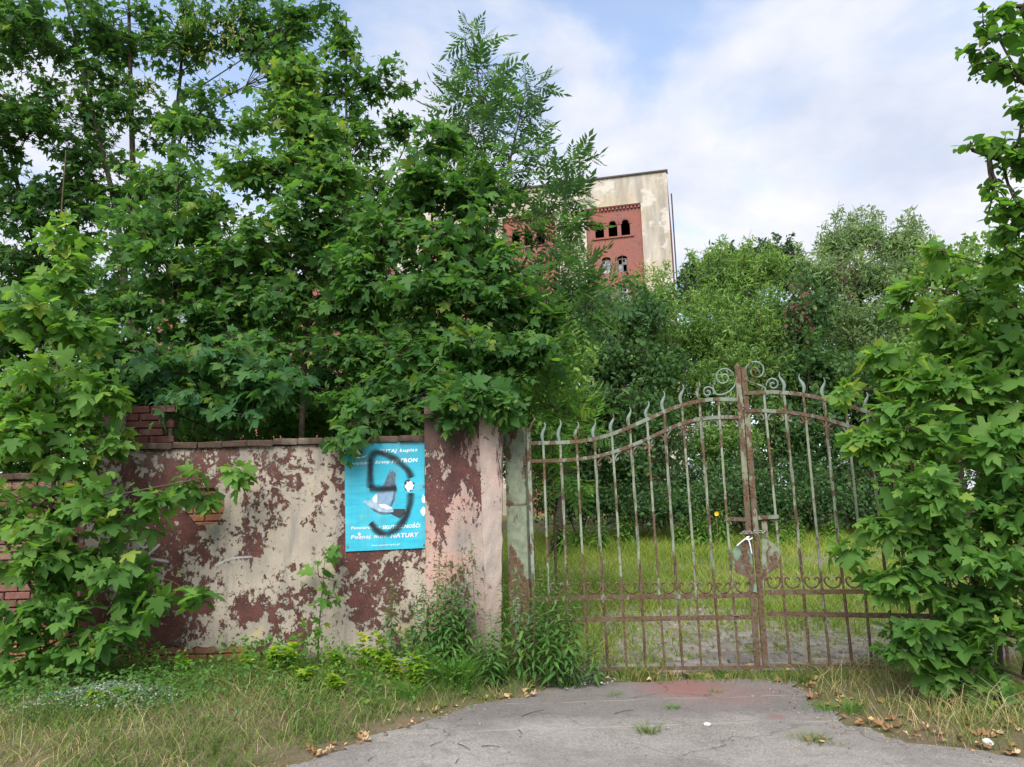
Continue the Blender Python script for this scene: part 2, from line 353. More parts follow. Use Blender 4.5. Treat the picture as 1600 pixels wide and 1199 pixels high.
# ---------------------------------------------------------------- bricks (shared meshes)
def brick_mesh(l, d, h, bev=.006, jit=.003, seed=0):
    bm = bmesh.new(); bmesh.ops.create_cube(bm, size=1); r = random.Random(seed)
    for v in bm.verts: v.co = Vector((v.co.x*l, v.co.y*d, v.co.z*h))
    bmesh.ops.bevel(bm, geom=bm.edges[:], offset=bev, segments=1, affect='EDGES')
    for v in bm.verts: v.co += Vector((r.uniform(-jit, jit), r.uniform(-jit, jit), r.uniform(-jit, jit)))
    me = bpy.data.meshes.new('brick'); bm.to_mesh(me); bm.free(); return me
def brick_set(l, d, h, mat, n=3, **k):
    out = []
    for i in range(n):
        me = brick_mesh(l, d, h, seed=i*7+int(l*1000), **k); me.materials.append(mat); out.append(me)
    return out
def put(name, me, parent, loc, rz=0, ry=0, rx=0):
    o = bpy.data.objects.new(name, me); COL.objects.link(o); o.parent = parent
    pl = parent.location if parent else Vector((0, 0, 0))
    o.location = Vector([float(q) for q in loc])-pl; o.rotation_euler = (rx, ry, rz); return o

# paved yard of stone setts
m, t, b = newmat('sett_stone', .9, .2); p = wpos(t); r = N(t, 'ObjectInfo').outputs['Random']
c = mixc(t, r, (.20, .175, .165), (.33, .295, .275)); n = noise(t, p, 35., 7., .65)
c = mixc(t, rmp(t, n, .4, .7, 0, .6), c, (.14, .125, .11)); t.links.new(c, b.inputs['Base Color']); bump(t, b, n, .6, .006); M['sett'] = m
m, t, b = newmat('sett_bedding', .95, .1); p = wpos(t)
bt = N(t, 'TexBrick', Vector=scaled(t, p, (1, 1, 0)), Color1=(.30, .27, .25, 1), Color2=(.22, .2, .185, 1), Mortar=(.10, .09, .05, 1), Scale=1., i6=.012)
bt.inputs['Brick Width'].default_value = .22; bt.inputs['Row Height'].default_value = .15
n = noise(t, p, 2., 7., .6); c = mixc(t, rmp(t, n, .42, .58), bt.outputs[0], (.13, .14, .05)); t.links.new(c, b.inputs['Base Color'])
bump(t, b, bt.outputs[1], -.5, .01); M['bedding'] = m
def yard_sheet():
    xs = np.arange(.5, 9, .25); ys = np.arange(7.62, 17, .25); X, Y = np.meshgrid(xs, ys)
    l = 1.0+(Y-7.6)*.02; X = X+.12*vn(Y*2, X, 1)
    V = np.stack([X, Y, gz(X, Y)+.012], -1).reshape(-1, 3); nx = len(xs)
    I = (np.arange(len(ys)-1)[:, None]*nx+np.arange(nx-1)[None]).ravel()
    return np_mesh('yard_paving', V, np.stack([I, I+1, I+nx+1, I+nx], -1))
yard = mesh_obj('yard_paving', yard_sheet(), M['bedding']); yard['kind'] = 'structure'
setts = brick_set(.205, .135, .08, M['sett'], 4, bev=.014, jit=.006)
cnt = 0
for j in range(22):
    for i in range(17):
        x = 1.05+i*.222+(j % 2)*.11; y = 7.68+j*.152
        if y > 9.0 and x > 4.2: continue
        if cnt >= 298 or random.random() < .05+.1*(vn(x*2, y*2, 3) > .45): continue
        o = put('sett', random.choice(setts), yard, (x+random.uniform(-.008, .008), y, float(gz(x, y))-.004+random.uniform(-.006, .006)), random.uniform(-.04, .04), random.uniform(-.03, .03), random.uniform(-.03, .03)); cnt += 1

# ---------------------------------------------------------------- street wall
YW = 7.70
def wp(px, py, y=YW): q = at(px, py, y); return q[0], q[2]
wall = empty('plastered_wall', (-2.5, YW, .1), 'long brick wall with peeling cream and brown plaster below the maples', 'wall')
XL, XR = wp(130, 850)[0], wp(667, 850)[0]
zc = wp(450, 697)[1]; zp = wp(190, 640)[1]; xp = wp(194, 690)[0]
bot = []
for k in range(60):
    x = XL+(XR-XL)*k/59; z = .34+.05*vn(x*3, 1, 2)+.035*vn(x*11, 2, 1) if x < wp(395, 1000)[0] else .30-.25*sst((x-wp(395, 1000)[0])/.4)+.02*vn(x*9, 2, 1)
    bot.append((x, z))
oc = wp(320, 791); octo = [(oc[0]+.205*(1+.07*math.sin(5*a))*math.cos(a), oc[1]+.185*(1+.05*math.cos(7*a))*math.sin(a)) for a in [math.pi/8+k*math.pi/8 for k in range(16)]]
octo = [(oc[0]+dx*.19, oc[1]+dz*.175) for dx, dz in ((-.45, 1.), (.4, 1.02), (.75, .72), (1.0, .4), (1.02, -.3), (.8, -.75), (.5, -1.0), (0, -1.05), (-.5, -.98), (-.78, -.6), (-1.0, -.35), (-.98, .4), (-.8, .75))]
top = [(XR, zc), (xp, zc), (xp, zp+.02), (XL, zp+.05)]
me = holed_sheet(bot+top, [octo], lambda x, z: (x+2.5, 0+.004*vn(x*4, z*4, 1), z-.1), (0, .035, 0))
mesh_obj('plaster', me, M['plaster'], wall)
core = MB(); core.box(((XL+XR)/2, YW+.24, zc/2), ((XR-XL)/2, .17, zc/2-.003)); core.box(((XL+xp)/2+.12, YW+.25, zp/2), ((xp-XL)/2+.12, .17, zp/2))
core.build('wall_core', M['mortar'], wall, base=(-2.5, YW, .1))
bk = brick_set(.245, .11, .064, M['brick'], 4)
for j in range(4):                                           # exposed foot courses
    for i in range(9):
        x = XL+.1+i*.255+(j % 2)*.127
        if x > wp(420, 1000)[0]: continue
        put('brick', random.choice(bk), wall, (x, YW+.062+random.uniform(-.006, .004), .10+j*.075), random.uniform(-.012, .012), random.uniform(-.01, .01))
for j in range(6):                                           # bricks in the hole
    for i in range(3):
        put('brick', random.choice(bk), wall, (oc[0]-.26+i*.255+(j % 2)*.12, YW+.098, oc[1]-.19+j*.076), 0, random.uniform(-.01, .01))
cb = brick_set(.246, .30, .062, M['coping'], 4, bev=.009, jit=.006)
for i in range(13):
    x = xp+.12+i*.25
    if x > XR-.05: break
    put('coping_brick', random.choice(cb), wall, (x, YW+.105+random.uniform(-.012, .012), zc+.035+random.uniform(-.004, .004)), random.uniform(-.02, .02), random.uniform(-.012, .012))
db = brick_set(.24, .12, .066, M['brick_dark'], 3)
for j in range(int((zp-zc-.07)/.078)+1):
    for i in range(2):
        put('brick', random.choice(db), wall, (xp+.10+i*.252-(j % 2)*.11, YW+.10, zc+.105+j*.078), 0, random.uniform(-.01, .01))
# lower wall to the left of the pier
zl = wp(60, 748)[1]
lw = empty('low_brick_wall', (-5.5, YW, .1), 'lower red brick wall at far left behind the maple sapling', 'wall')
cm = MB(); cm.box((-6.0, YW+.30, zl/2), (abs(-6.0-XL), .17, zl/2-.01)); cm.build('wall_core', M['mortar'], lw, base=(-5.5, YW, .1))
pb = brick_set(.245, .11, .064, M['brick_pink'], 4)
j = 0
while .12+j*.076 < zl-.05:
    for i in range(6):
        x = XL-.14-i*.256-(j % 2)*.127
        put('brick', random.choice(pb if j > 5 else bk), lw, (x, YW+.115+random.uniform(-.005, .005), .12+j*.076), 0, random.uniform(-.01, .01))
    j += 1
for i in range(7): put('coping_brick', random.choice(cb), lw, (XL-.14-i*.25, YW+.2, zl+.03), random.uniform(-.02, .02), 0)
# graffiti on the wall
def strip_mesh(pts, w, fn, closed=False):
    """spray stroke: flat ribbon with attribute tint = 1 in the middle, 0 at the edge"""
    P = np.array(pts, float)
    for _ in range(2):
        Q = [P[0]]
        for a, c_ in zip(P[:-1], P[1:]): Q += [a*.75+c_*.25, a*.25+c_*.75]
        P = np.array(Q+[P[-1]])
    Tn = nrmz(np.gradient(P, axis=0)); Nn = np.stack([-Tn[:, 1], Tn[:, 0]], -1); n = len(P)
    V = []; tn = []
    for i in range(n):
        wi = w*(.95+.12*math.sin(i*.5))
        for k, s_ in enumerate((-1, 0, 1)):
            V.append(fn(*(P[i]+Nn[i]*wi*.5*s_))); tn.append(0. if k != 1 or i in (0, n-1) else 1.)
    F = [(i*3+k, i*3+k+1, i*3+k+4, i*3+k+3) for i in range(n-1) for k in (0, 1)]
    return np_mesh('stroke', np.array(V), np.array(F), False, np.array(tn))
def spraymat(name, col, amax):
    m, t, b = newmat(name, .7, .2); b.inputs['Base Color'].default_value = c4(col)
    a = N(t, 'Attribute', dict(attribute_name='tint')).outputs['Fac']
    nz = noise(t, wpos(t), 55., 5., .7); f = mth(t, 'ADD', a, mth(t, 'MULTIPLY', mth(t, 'SUBTRACT', nz, .5), .3))
    t.links.new(mth(t, 'MULTIPLY', rmp(t, f, .12, .8, 0, amax), rmp(t, noise(t, wpos(t), 9., 4.), .3, .6, .62, 1.)), b.inputs['Alpha']); return m
M['spray_black'] = spraymat('black_spray', (.018, .02, .025), .88)
M['spray_white'] = spraymat('white_spray', (.55, .54, .54), .6)
for k, pts in enumerate(([(150, 905), (160, 885), (185, 880), (230, 872), (265, 878)], [(205, 838), (200, 852), (196, 860)], [(212, 838), (222, 860), (240, 845)], [(335, 885), (360, 872), (395, 870)], [(228, 870), (250, 850)])):
    me = strip_mesh(pts, 7, lambda px, py: tuple(np.array(at(px, py, YW-.005))-np.array((-2.5, YW, .1))))
    mesh_obj('graffiti_stroke', me, M['spray_white'], wall)

# pillar with splayed jamb
def grid_quad(a, b_, c_, d_, n, m_, amp=.008, seed=0):
    a, b_, c_, d_ = (np.asarray(q, float) for q in (a, b_, c_, d_)); V = []; nr = nrmz(np.cross(b_-a, d_-a))
    for j in range(m_+1):
        for i in range(n+1):
            u, v = i/n, j/m_; q = (a*(1-u)+b_*u)*(1-v)+(d_*(1-u)+c_*u)*v
            V.append(q+nr*amp*(vn(q[0]*6+q[1]*7, q[2]*5, seed)+.5*vn(q[0]*19, q[2]*17, seed)))
    F = [(j*(n+1)+i, j*(n+1)+i+1, (j+1)*(n+1)+i+1, (j+1)*(n+1)+i) for j in range(m_) for i in range(n)]
    return V, F
YP = YW-.05
YJ = 7.80; pl0, pl1, pr1 = wp(666, 850)[0], wp(757, 850)[0], at(787, 850, YJ)[0]
ztp = wp(700, 630)[1]
pil = empty('gate_pillar', ((pl0+pl1)/2, YP+.15, 0), 'masonry gate pillar with flaking pink and brown plaster right of the blue sign', 'pillar')
pb_ = np.array(pil.location)
f = MB(); f.add(*grid_quad((pl0, YP, 0), (pl1, YP, 0), (pl1-.03, YP, ztp), (pl0, YP, ztp), 14, 50)); f.add(*grid_quad((pl0, YP+.4, 0), (pl0, YP, 0), (pl0, YP, ztp), (pl0, YP+.4, ztp), 5, 20)); f.build('front_plaster', M['plaster_pillar'], pil, True, pb_)
f = MB(); f.add(*grid_quad((pl1, YP, 0), (pr1-.06, YJ, 0), (pr1+.03, YJ, ztp), (pl1-.03, YP, ztp), 8, 50, .010, 3)); f.build('jamb', M['plaster_jamb'], pil, True, pb_)
f = MB(); f.add(*grid_quad((pr1-.06, YJ, 0), (pr1-.06, 8.1, 0), (pr1+.03, 8.1, ztp), (pr1+.03, YJ, ztp), 4, 20, .006, 5)); f.build('jamb_return', M['plaster_jamb'], pil, True, pb_)
f = MB(); f.prism([(pl0-.02, YP-.02, ztp-.002), (pl1, YP-.02, ztp-.002), (pr1+.04, YJ+.01, ztp-.002), (pr1+.04, 8.05, ztp-.002), (pl0-.02, 8.05, ztp-.002)], (0, 0, .06)); f.build('cap', M['coping'], pil, base=pb_)

# ---------------------------------------------------------------- sign on the wall
sc_ = at(602.5, 773, YW); SW, SH = .795, 1.065
sign = empty('advertising_sign', (sc_[0], YW-.012, sc_[2]), 'blue enamel advertising sign with a pigeon and sprayed black letter D', 'sign')
sign.rotation_euler = (0, math.radians(-.9), 0)
m, t, b = newmat('sign_blue', .42, .45); tcx = N(t, 'TexCoord').outputs['Object']
ns = noise(t, scaled(t, tcx, (1.2, 1, 9)), 3., 6., .6); nb = noise(t, tcx, 2.2, 5.)
c = mixc(t, rmp(t, ns, .38, .66), (.012, .34, .50), (.03, .44, .56)); c = mixc(t, rmp(t, nb, .55, .75, 0, .5), c, (.10, .46, .56))
zz_ = N(t, 'SeparateXYZ', i0=tcx).outputs[2]; c = mixc(t, rmp(t, mth(t, 'ADD', zz_, mth(t, 'MULTIPLY', ns, .25)), .25, .6, 0, .6), c, (.012, .19, .30))
c = mixc(t, rmp(t, noise(t, tcx, 26., 7., .7), .64, .70, 0, .7), c, (.25, .30, .32)); c = mixc(t, rmp(t, noise(t, scaled(t, tcx, (7, 1, .7)), 2., 6., .65), .5, .72, 0, .5), c, (.10, .20, .22)); c = mixc(t, rmp(t, noise(t, tcx, 5., 8., .7), .55, .7, 0, .35), c, (.22, .34, .36)); t.links.new(c, b.inputs['Base Color']); M['signblue'] = m
pm = MB(); pm.box((0, 0, 0), (SW/2, .003, SH/2)); pn = pm.build('sign_panel', M['signblue'], sign)
def su(cx, cy, lay=1):
    cx = cx+(cy-620)*.022; return ((cx-490)/735*SW, -.003-.0007*lay, (620-cy)/988*SH)
def spoly(name, pts, mat, lay):
    me = bpy.data.meshes.new(name); me.from_pydata([su(x, y, lay) for x, y in pts], [], [tuple(range(len(pts)))]); me.update()
    return mesh_obj(name, me, mat, pn)
def stext(name, s, x0, x1, base, hgt, mat, bold=.012, shear=.18):
    cu = bpy.data.curves.new(name, 'FONT'); cu.body = s; cu.size = 1; cu.shear = shear; cu.offset = bold; cu.space_character = 1.12
    o = bpy.data.objects.new(name, cu); me = bpy.data.meshes.new_from_object(o); bpy.data.objects.remove(o)
    co = np.zeros(len(me.vertices)*3); me.vertices.foreach_get('co', co); co = co.reshape(-1, 3)
    k = (x1-x0)/max(co[:, 0].max()-co[:, 0].min(), .01); capk = hgt/.70; mn = co[:, 0].min()
    co2 = np.array([su(x0+(x-mn)*k, base-y*capk, 1.3) for x, y, z in co]); me.vertices.foreach_set('co', co2.ravel()); me.update()
    return mesh_obj(name, me, mat, pn)
stext('lettering', 'TUTAJ', 455, 612, 238, 30, M['white'])
stext('lettering', 'kupisz', 638, 805, 238, 30, M['white'])
stext('lettering', 'produkty', 185, 385, 336, 27, M['white'])
stext('lettering', 'firmy', 412, 545, 336, 27, M['white'])
stext('lettering', 'PATRON', 560, 800, 334, 33, M['white'], .03)
stext('lettering', 'Potwierdzona', 168, 432, 920, 26, M['white'])
stext('lettering', 'SKUTECZNOŚĆ!', 452, 795, 928, 30, M['white'], .03)
stext('lettering', 'Poznaj', 162, 345, 1004, 32, M['pinkish'], .025)
stext('lettering', 'moc', 372, 490, 1004, 32, M['pinkish'], .025)
stext('lettering', 'NATURY', 522, 778, 1010, 37, M['pinkish'], .035)
stext('lettering', 'www.patron-spec.pl', 345, 598, 1077, 15, M['white'])
# emblem top left: white pigeon on a dark disc with a white arc
spoly('emblem_disc', [(238+58*math.cos(a), 215+58*math.sin(a)) for a in np.linspace(0, 6.28, 24, False)], simple('emblem_blue', (.01, .06, .11)), 1)
spoly('emblem_bird', [(220, 172), (245, 160), (262, 175), (256, 195), (268, 215), (285, 245), (262, 250), (240, 238), (232, 210), (226, 190)], M['white'], 2)
spoly('emblem_arc', [(200, 250), (225, 262), (265, 268), (310, 262), (338, 248), (312, 272), (265, 280), (222, 273)], M['white'], 2)
M['bird_light'] = simple('bird_pale_grey', (.36, .46, .55), .5, .3, (.22, .33, .46), 25.)
M['bird_mid'] = simple('bird_blue_grey', (.13, .25, .38), .5, .3, (.22, .33, .46), 18.)
M['bird_dark'] = simple('bird_dark_grey', (.05, .085, .12), .5, .3, (.10, .16, .22), 30.)
spoly('bird_tail', [(540, 752), (662, 757), (667, 800), (612, 840), (562, 815), (520, 790)], M['black'], 1)
spoly('bird_wing', [(440, 580), (485, 515), (515, 450), (545, 395), (550, 425), (566, 400), (570, 432), (586, 407), (592, 445), (584, 520), (582, 585)], M['bird_dark'], 1)
spoly('bird_wing', [(418, 588), (585, 585), (572, 670), (545, 725), (530, 730), (505, 720), (408, 716), (412, 650)], M['bird_mid'], 1)
spoly('bird_wing_edge', [(568, 588), (586, 585), (573, 672), (545, 727), (528, 724), (552, 668)], M['bird_dark'], 2)
spoly('bird_body', [(283, 684), (305, 664), (345, 672), (378, 640), (415, 600), (422, 630), (415, 700), (470, 705), (555, 752), (558, 778), (520, 797), (450, 795), (385, 765), (340, 722), (308, 694)], M['bird_light'], 3)
spoly('bird_back', [(430, 705), (480, 705), (550, 745), (500, 752), (440, 730)], M['white'], 4)
spoly('bird_belly', [(345, 730), (385, 768), (450, 798), (520, 798), (556, 780), (500, 782), (430, 772), (385, 745)], M['bird_dark'], 4)
spoly('bird_feather', [(372, 648), (405, 612), (416, 640), (408, 690), (380, 680)], M['white'], 4)
spoly('scratch', [(262, 795), (280, 800), (275, 835), (258, 832)], simple('scratch_green', (.16, .5, .3)), 2)
def jag(cx, cy, rx, ry, n, seed, j=.3):
    r = random.Random(seed); return [(cx+rx*(1+r.uniform(-j, j))*math.cos(a), cy+ry*(1+r.uniform(-j, j))*math.sin(a)) for a in np.linspace(0, 6.28, n, False)]
D = [[(360, 556), (358, 470), (362, 380), (372, 280), (400, 240), (450, 232), (520, 255), (600, 305), (670, 370), (715, 420), (735, 480)], [(345, 558), (440, 568), (520, 570), (598, 562)], [(722, 615), (715, 690), (695, 770), (650, 860), (580, 935), (500, 975), (440, 968), (390, 930), (345, 865)]]
for k, pts in enumerate(D):
    mesh_obj('graffiti_stroke', strip_mesh(pts, 100, lambda x, y: su(x, y, 5+k*.4)), M['spray_black'], pn)
spoly('torn_patch', jag(712, 550, 46, 48, 22, 3), M['black'], 7)
spoly('torn_patch', jag(716, 555, 38, 42, 24, 4, .35), M['white'], 8)
spoly('chip', jag(838, 675, 20, 36, 13, 5, .4), M['white'], 2); spoly('chip', jag(828, 785, 24, 36, 13, 6, .4), M['white'], 2); spoly('chip', jag(243, 965, 14, 16, 9, 8, .4), M['white'], 7)
for cx, cy in ((835, 163), (840, 560), (818, 1085), (132, 1072), (172, 165)):
    q = su(cx, cy, 1); f = MB(); f.tube([(q[0], q[1]+.002, q[2]), (q[0], q[1]-.006, q[2])], .011, 10); f.build('screw', M['screw'], sign)

# ---------------------------------------------------------------- gate
GA, GB = at(826, 850, 7.78), at(1640, 850, 6.90)
gu = nrmz([GB[0]-GA[0], GB[1]-GA[1], 0]); gn = np.array([-gu[1], gu[0], 0.])   # gn points away from the street
def gp(px, py, off=0.): return onplane(px, py, GA, gn)+gn*off
def smooth_curve(pts, n):
    P = np.array(pts, float); d = np.r_[0, np.cumsum(np.linalg.norm(np.diff(P, axis=0), axis=1))]
    tt = np.linspace(0, d[-1], n); Q = np.stack([np.interp(tt, d, P[:, i]) for i in range(P.shape[1])], -1)
    for _ in range(3): Q[1:-1] = (Q[:-2]+2*Q[1:-1]+Q[2:])/4
    return Q
def scroll2d(w, h, flip=1):
    """U scroll with curled ends, x in -w/2..w/2, y 0..h"""
    r = min(.27*h, .2*w); a = np.linspace(-2.2, math.pi, 12); cx = w/2-r*1.0; cy = h-r
    curl = np.stack([cx-0+ -0 + r*(.55+.45*(a+2.2)/5.34)*np.cos(a[::-1]-math.pi*.0)*1.0, cy+r*(.55+.45*(a+2.2)/5.34)*np.sin(a[::-1])], -1)
    # right curl: from inside spiral out to the outer side, then down to the bottom
    th = np.linspace(3.6, -.1, 12); rr = np.linspace(.35, 1., 12)*r
    right = np.stack([cx-r*.2+rr*np.cos(th)*1.0, cy+rr*np.sin(th)], -1)
    th2 = np.linspace(0, -math.pi/2, 9); body = np.stack([(right[-1][0])*np.cos(th2), cy+(cy)*np.sin(th2)], -1)[1:]
    rt = np.concatenate([right, body]); lf = rt[::-1][1:]*np.array([-1, 1])
    P = np.concatenate([rt, lf]); P[:, 1] *= 1
    return P
def spiral_px(cx, cy, r, turns, a0, sgn, rin=.18, n=30):
    th = np.linspace(0, turns*2*math.pi, n); rr = r*(1-(1-rin)*th/th[-1])
    return [(cx+q*math.cos(a0+sgn*a), cy+q*math.sin(a0+sgn*a)) for q, a in zip(rr, th)]
def gate_leaf(root, up, low, r1, r2, rb, bars, stile, fins, skip=0):
    B = np.array(root.location)
    def rail(pts, hh, tt, n=24):
        f = MB(); Q = smooth_curve([gp(*q) for q in pts], n); Tn = nrmz(np.gradient(Q, axis=0)); V = []; F = []
        for q, tg in zip(Q, Tn):
            u = nrmz(np.cross(gn, tg)); u = u if u[2] > 0 else -u
            V += [q-u*hh/2-gn*tt/2, q+u*hh/2-gn*tt/2, q+u*hh/2+gn*tt/2, q-u*hh/2+gn*tt/2]
        for i in range(len(Q)-1):
            for k in range(4): F.append((i*4+k, i*4+(k+1) % 4, i*4+4+(k+1) % 4, i*4+4+k))
        F += [(3, 2, 1, 0), tuple(range(len(V)-4, len(V)))]; f.add(V, F); f.build('rail', M['gate_rail'], root, base=B)
    rail(up, .036, .03); rail(low, .034, .03); rail(r1, .042, .03, 12); rail(r2, .042, .03, 12); rail(rb, .03, .03, 12)
    for k, ((tx, ty), (bx, by)) in enumerate(bars):
        p0, p1 = gp(bx, by, .0), gp(tx, ty, .0); n = 46; f = MB()
        lean = np.array([(math.sin(k*1.7)*.006), 0, 0])
        P = [p0+(p1-p0)*i/n+lean*math.sin(i/n*3.1) for i in range(n+1)]
        f.tube(P, .0145, 4, twist=(.22 if k % 2 else .0), ref=gu); bo = f.build('bar', M['gate'], root, base=B)
        if k < len(fins) and fins[k]:
            q0 = gp(tx, ty); H = np.linalg.norm(gp(fins[k][0], fins[k][1])-q0); f = MB(); s_ = fins[k][2]
            tt = np.linspace(0, 1, 14); path = [q0+np.array([0, 0, H])*t_+gu*s_*.021*math.sin(t_*5.6+.2)*(.35+t_) + (gp(fins[k][0], fins[k][1])-q0-np.array([0, 0, H]))*t_ for t_ in tt]
            rad = [.013*.9]+[.0115+.009*math.sin(min(1, t_*1.25)*math.pi)-.006*t_ for t_ in tt[1:-1]]+[.0015]
            f.tube(path, rad, 8, flat=.45, ref=gu); f.build('finial', M['gate_finial'], bo, True, B)
    return B
def scrolls(root, B, pairs, h, flipz, yfn, rad=.0065):
    for (xa, xb) in pairs:
        a, c_ = gp(xa, yfn(xa)), gp(xb, yfn(xb)); w = np.linalg.norm(c_-a)-.03; mid = (a+c_)/2; tg = nrmz(c_-a); upv = np.array([0, 0, 1.])*flipz
        P = [mid+tg*x+upv*(y+.02) for x, y in scroll2d(w, h)]; f = MB(); f.tube(P, rad, 5, flat=1.4, ref=gn); f.build('scroll', M['gate_rail'], root, True, B)
def lin(pts): xs_, ys_ = zip(*pts); return lambda x: float(np.interp(x, xs_, ys_))

# left leaf
upL = [(824, 693), (880, 692), (909, 690), (931, 687), (954, 680), (985, 668), (1012, 655), (1039, 643), (1066, 632), (1093, 625.5), (1120, 623), (1153, 625)]
loL = [(824, 721), (877, 720), (905, 718), (931, 715), (963, 706), (994, 694), (1021, 682), (1048, 668), (1075, 658), (1098, 653), (1125, 651.5), (1156, 652.5)]
fu, fl_ = lin(upL), lin(loL)
topx = [849, 875, 901, 929, 956, 984, 1011, 1037, 1065, 1092, 1122]; botx = [862, 891, 920, 950, 979, 1009, 1039, 1067, 1096, 1126, 1155]
barsL = [((tx+.0, fu(tx)-1), (bx, 1044-.012*(bx-1000))) for tx, bx in zip(topx, botx)]
fy = [660, 655, 659, 655, 646, 636, 627, 611, 601, 594]
finL = [(topx[k]-(3 if k % 2 else 1), fy[k], -1) for k in range(10)]+[None]
gl = empty('gate_leaf', gp(1000, 1044), 'left leaf of the rusty wrought iron gate, hung on the green steel post', 'gate', 'leaves of the double gate')
B = gate_leaf(gl, upL, loL, [(831, 936), (1010, 933), (1184, 930.5)], [(833, 970), (1010, 967), (1187, 964)], [(836, 1047), (1010, 1045), (1192, 1043)], barsL, None, finL)
def xat(k, y, tops, bots, ty): return tops[k]+(bots[k]-tops[k])*(y-ty(tops[k]))/(1044-ty(tops[k]))
xl1 = [xat(k, 932, topx, botx, fu) for k in range(11)]+[1179]
scrolls(gl, B, list(zip(xl1[:-1], xl1[1:])), .10, 1, lambda x: 930)
xl2 = [xat(k, fl_(topx[k]), topx, botx, fu) for k in range(11)]+[1156]
scrolls(gl, B, list(zip(xl2[3:-1], xl2[4:])), .075, -1, fl_)
def stile(root, top, bot, w, mat, off, name='stile', d=.04):
    f = MB(); a, c_ = gp(*bot, off), gp(*top, off); f.box((a+c_)/2, (w/2, d/2, np.linalg.norm(c_-a)/2), gu, gn, nrmz(c_-a)); return f.build(name, mat, root, base=np.array(root.location))
stile(gl, (1152, 570), (1184, 1046), .05, M['gate_stile'], -.004); stile(gl, (826, 676), (838, 1046), .035, M['gate'], 0)
# right leaf
upR = [(1163, 615), (1193, 612.5), (1223, 612.5), (1256, 616.5), (1282, 622), (1300, 627), (1336, 637), (1375, 651), (1415, 664), (1460, 676), (1510, 682), (1560, 683)]
loR = [(1165, 642), (1193, 641.5), (1225, 643), (1256, 647), (1285, 653), (1312, 661), (1342, 672), (1378, 686), (1420, 700), (1465, 709), (1510, 713), (1562, 713)]
fuR, flR = lin(upR), lin(loR)
topr = [1193, 1224, 1255, 1287, 1321, 1354, 1386, 1418, 1450, 1484, 1518]; botr = [1235, 1266, 1297, 1332, 1363, 1399, 1432, 1465, 1502, 1540, 1578]
barsR = [((tx, fuR(tx)-1), (bx, 1041+.012*(bx-1230))) for tx, bx in zip(topr, botr)]
fyr = [None, 581, 584, 590, 603, 613, 620, 630, 640, 646, 648]
finR = [None]+[(topr[k]-3, fyr[k], 1 if k < 3 else -1) for k in range(1, 11)]
gr = empty('gate_leaf', gp(1400, 1044), 'right leaf of the rusty wrought iron gate, half hidden by the maple bush', 'gate', 'leaves of the double gate')
B2 = gate_leaf(gr, upR, loR, [(1196, 926), (1364, 924), (1600, 922)], [(1199, 959), (1386, 962), (1612, 966)], [(1203, 1040), (1400, 1043), (1622, 1048)], barsR, None, finR)
xr1 = [1196]+[xat(k, 926, topr, botr, fuR) for k in range(11)]
scrolls(gr, B2, list(zip(xr1[:-1], xr1[1:])), .10, 1, lambda x: 922)
xr2 = [1166]+[xat(k, flR(topr[k]), topr, botr, fuR) for k in range(11)]
scrolls(gr, B2, list(zip(xr2[:-3], xr2[1:])), .075, -1, flR)
stile(gr, (1162, 574), (1197, 1044), .05, M['gate_stile'], .02, d=.05); stile(gr, (1564, 676), (1624, 1050), .04, M['gate'], 0)
# top spirals
for root, BB, pl_ in ((gl, B, [spiral_px(1131, 590, 16, 1.6, -.1, -1), spiral_px(1106, 613, 10, 1.5, .4, -1), [(1150, 594), (1148, 604), (1140, 612), (1130, 617), (1119, 617), (1114, 607), (1115, 602)]]),
                     (gr, B2, [spiral_px(1181, 580, 17, 1.6, math.pi+.1, 1), spiral_px(1208, 601, 11, 1.5, math.pi-.2, 1), [(1164, 590), (1170, 596), (1181, 600), (1192, 604), (1197, 608), (1193, 613)]])):
    for q in pl_:
        f = MB(); f.tube(smooth_curve([gp(*z) for z in q], 34), .0068, 6, flat=1.3, ref=gn); f.build('spiral', M['gate_finial'], root, True, BB)
f = MB(); q = gp(1116, 600); f.tube([q-gn*.02, q+gn*.02], .014, 8); f.build('rivet', M['gate_stile'], gl, base=B)
f = MB(); q = gp(1194, 588); f.tube([q-gn*.02, q+gn*.02], .014, 8); f.build('rivet', M['gate_stile'], gr, base=B2)
# lock plates, handle bars, chain, ribbon
c3 = lambda x, y: (1080+x/4.28, 780+y/4.28)
f = MB(); f.prism([gp(*c3(*q), -.035) for q in ((368, 255), (345, 285), (296, 318), (276, 345), (272, 365), (278, 455), (300, 492), (378, 526), (396, 560), (412, 620), (440, 620), (405, 380), (388, 262))], gn*.02)
lp = f.build('lock_plate', M['gate_plate'], gl, base=B); lp['label'] = 'green painted shield shaped lock plate'
f = MB(); f.prism([gp(*c3(*q), -.012) for q in ((470, 258), (500, 266), (558, 302), (584, 335), (592, 360), (588, 455), (512, 498), (497, 540), (492, 610), (478, 610))], gn*.02)
lp = f.build('lock_plate', M['gate_post'], gr, base=B2); lp['label'] = 'heavily rusted lock plate'
for root, BB, a, c_ in ((gl, B, (238, 131), (362, 136)), (gr, B2, (445, 124), (582, 117))):
    a, c_ = gp(*c3(*a), -.03), gp(*c3(*c_), -.03); f = MB(); f.box((a+c_)/2, (np.linalg.norm(c_-a)/2, .012, .018), nrmz(c_-a), gn, (0, 0, 1)); f.build('cross_bar', M['gate_rail'], root, base=BB)
f = MB(); f.box(gp(*c3(490, 190), -.01), (.025, .01, .09), gu, gn, (0, 0, 1)); f.build('latch_strap', M['gate_stile'], gr, base=B2)
ch = empty('chain', gp(1172, 832), 'steel chain and padlock wire tying the two gate leaves together', 'chain')
